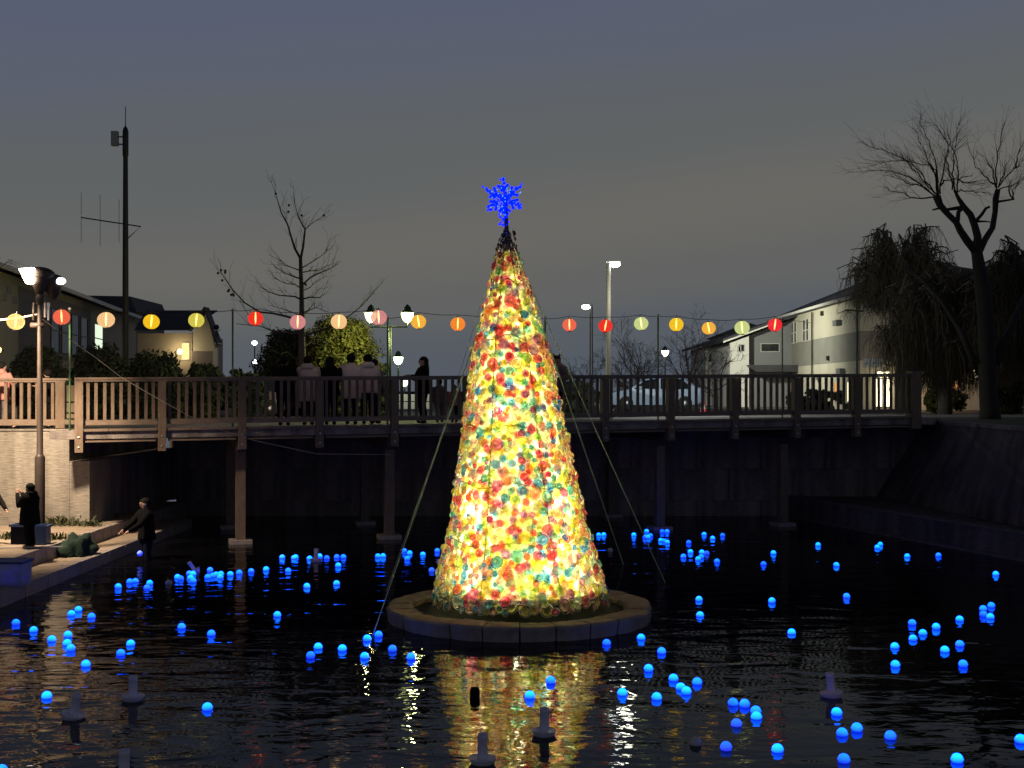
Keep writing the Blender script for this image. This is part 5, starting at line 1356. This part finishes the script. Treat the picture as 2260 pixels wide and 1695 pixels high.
# terrace
child = person('child in black parka raising one hand, standing on the left terrace', (wx(66,26.9),26.9,.545), R(-110), 1.38, 'black','black','short','photo', True, .36, 1.3)
person('dark clad person cut by the left edge of the picture on the terrace', (wx(-22,27.6),27.6,.545), R(60), 1.30, 'black','black','short','reach', False, .40, 1.2, .1)
wp = person('person in dark clothes wading in the water by the steps', (wx(324,29.2),29.2,-.33), R(-50), 1.76, 'black','navy','short','reach', False, .45, 1.1, .06)
# ball that the wader holds
p = W(308.6,1221.5,28.75); tag(put(bm_meshes[2], 'float_ball', None, p), 'dim blue ball hanging in the hand of the wading person', 'floating ball')

# ================================================================== things on the terrace
def tub(lab, loc, w_, d_, h_, m, rz=0, name='storage_box'):
    t = thing(name, lab, 'box', loc, rz); e = MB(); k = .03
    def wall(x0,x1,y0,y1): e.box(x0,x1,y0,y1,k,h_)
    wall(-w_/2,-w_/2+k,-d_/2,d_/2); wall(w_/2-k,w_/2,-d_/2,d_/2); wall(-w_/2+k,w_/2-k,-d_/2,-d_/2+k); wall(-w_/2+k,w_/2-k,d_/2-k,d_/2); e.box(-w_/2,w_/2,-d_/2,d_/2,0,k-.001)
    e.build('walls', m, t)
    rm_ = MB(); g = .03
    rm_.box(-w_/2-g,-w_/2-.002,-d_/2-g,d_/2+g,h_-.04,h_+.01); rm_.box(w_/2+.002,w_/2+g,-d_/2-g,d_/2+g,h_-.04,h_+.01)
    rm_.box(-w_/2,w_/2,-d_/2-g,-d_/2-.002,h_-.04,h_+.01); rm_.box(-w_/2,w_/2,d_/2+.002,d_/2+g,h_-.04,h_+.01); rm_.build('rim', M['blueplastic'], t)
    return t
def clearmat():
    m = bpy.data.materials.new('cloudy_plastic'); m.use_nodes = True; nt = m.node_tree; nt.nodes.clear()
    a = N(nt,'ShaderNodeBsdfTransparent'); a.inputs[0].default_value = (.8,.85,1,1); b = N(nt,'ShaderNodeBsdfTranslucent'); b.inputs[0].default_value = (.7,.72,.8,1)
    d = N(nt,'ShaderNodeBsdfDiffuse'); d.inputs[0].default_value = (.5,.5,.58,1)
    x = N(nt,'ShaderNodeMixShader'); x.inputs[0].default_value = .5; nt.links.new(b.outputs[0], x.inputs[1]); nt.links.new(d.outputs[0], x.inputs[2])
    y = N(nt,'ShaderNodeMixShader'); y.inputs[0].default_value = .22; nt.links.new(x.outputs[0], y.inputs[1]); nt.links.new(a.outputs[0], y.inputs[2])
    o = N(nt,'ShaderNodeOutputMaterial'); nt.links.new(y.outputs[0], o.inputs[0]); return m
M['cloudy'] = clearmat()
bx_ = tub('cloudy plastic crate holding glowing blue balls on the lower step', (-9.40,23.55,.268), .78, .5, .45, M['cloudy'])
cb = MB(); cb.sphere((0,0,0), .062, 12, 8); cb = cb.mesh('crate_ball', ball_mat('crate_ball_glow', (.01,.05,1.0), .9), True)
for k, (x, y, z) in enumerate(((.22,-.12,.08),(.05,-.1,.09),(.28,.08,.10),(.12,-.15,.22),(.27,-.13,.30),(-.15,.0,.09))):
    tag(put(cb, 'crate_ball', None, (-9.40+x, 23.55+y, .268+z), scale=(.7,.7,.7)), ('small glowing ball low at the front right inside the crate','small glowing ball low in the middle of the crate','small glowing ball low against the right crate wall','small glowing ball halfway up in the crate middle','topmost small glowing ball inside the cloudy crate','small glowing ball alone in the left half of the crate')[k], 'ball', 'glowing balls inside the crate')
tub('blue plastic tub standing behind the child on the terrace', (wx(86,27.6),27.6,.545), .40, .4, .40, M['blueplastic'], .1, 'plastic_tub')
tub('dark blue tub with leafy contents left of the child', (wx(50,27.7),27.7,.545), .34, .4, .42, M['navy'], -.1, 'plastic_tub')
nm = MB(); nm.sphere((0,0,0), .42, 26, 16, sx=.95, sy=1.0, sz=.95, wob=.55); vs = [Vector(v) for v in nm.v]
nm.v = [tuple(Vector((v.x, v.y, max(v.z, -.02)))+Vector((0,0,.04*noise.noise(v*9)))) for v in vs]
tag(nm.build('net_pile', M['net'], None, True, (-9.62,28.0,.29)), 'crumpled dark green net heaped on the stone steps', 'net')
rope([Vector((wx(-30,26.6),26.6,.57)), Vector((wx(138,26.9),26.9,.57))], 'white rod lying on the terrace at the feet of the child', .016, 'white', 'rod', None, 'rod')
tag(MB().sphere((0,0,0), .17, 12, 8, sx=1.1, sz=.35, wob=.5).build('drain_stone', M['curb'], None, True, (wx(232,33.2),33.2,.56)), 'small dark stone lying near the bridge abutment', 'stone')
def weeds(lab, px, Y, z, n, s):
    mb = MB()
    for _ in range(n):
        x, y = rnd.gauss(0,.22*s), rnd.gauss(0,.10*s); a = rnd.uniform(0,6.28); hh = rnd.uniform(.05,.17)*s; d = Vector((math.cos(a), math.sin(a), 0))*rnd.uniform(.05,.16)*s
        o = Vector((-d.y, d.x, 0)).normalized()*.018; p = Vector((x,y,0))
        mb.add([p-o, p+o, p+d*.6+Vector((0,0,hh*.8))+o, p+d+Vector((0,0,hh))], [(0,1,2,3)])
    tag(mb.build('weeds', M['grass'], None, False, (wx(px,Y),Y,z)), lab, 'weeds', 'weed tufts growing on the terrace')
weeds('weed tuft by the foot of the concrete wall corner', 200, 31.4, .55, 130, .8)
weeds('green weed tuft beside the small stone at the terrace end', 236, 33.6, .55, 110, .9)
weeds('leafy green tuft right of the blue tub', 106, 28.4, .55, 160, 1.0)
weeds('leafy green tuft left of the child beside the tubs', 30, 28.6, .55, 160, 1.0)
weeds('dry weed strip along the base of the pale wall', 130, 31.5, .55, 160, 1.6)
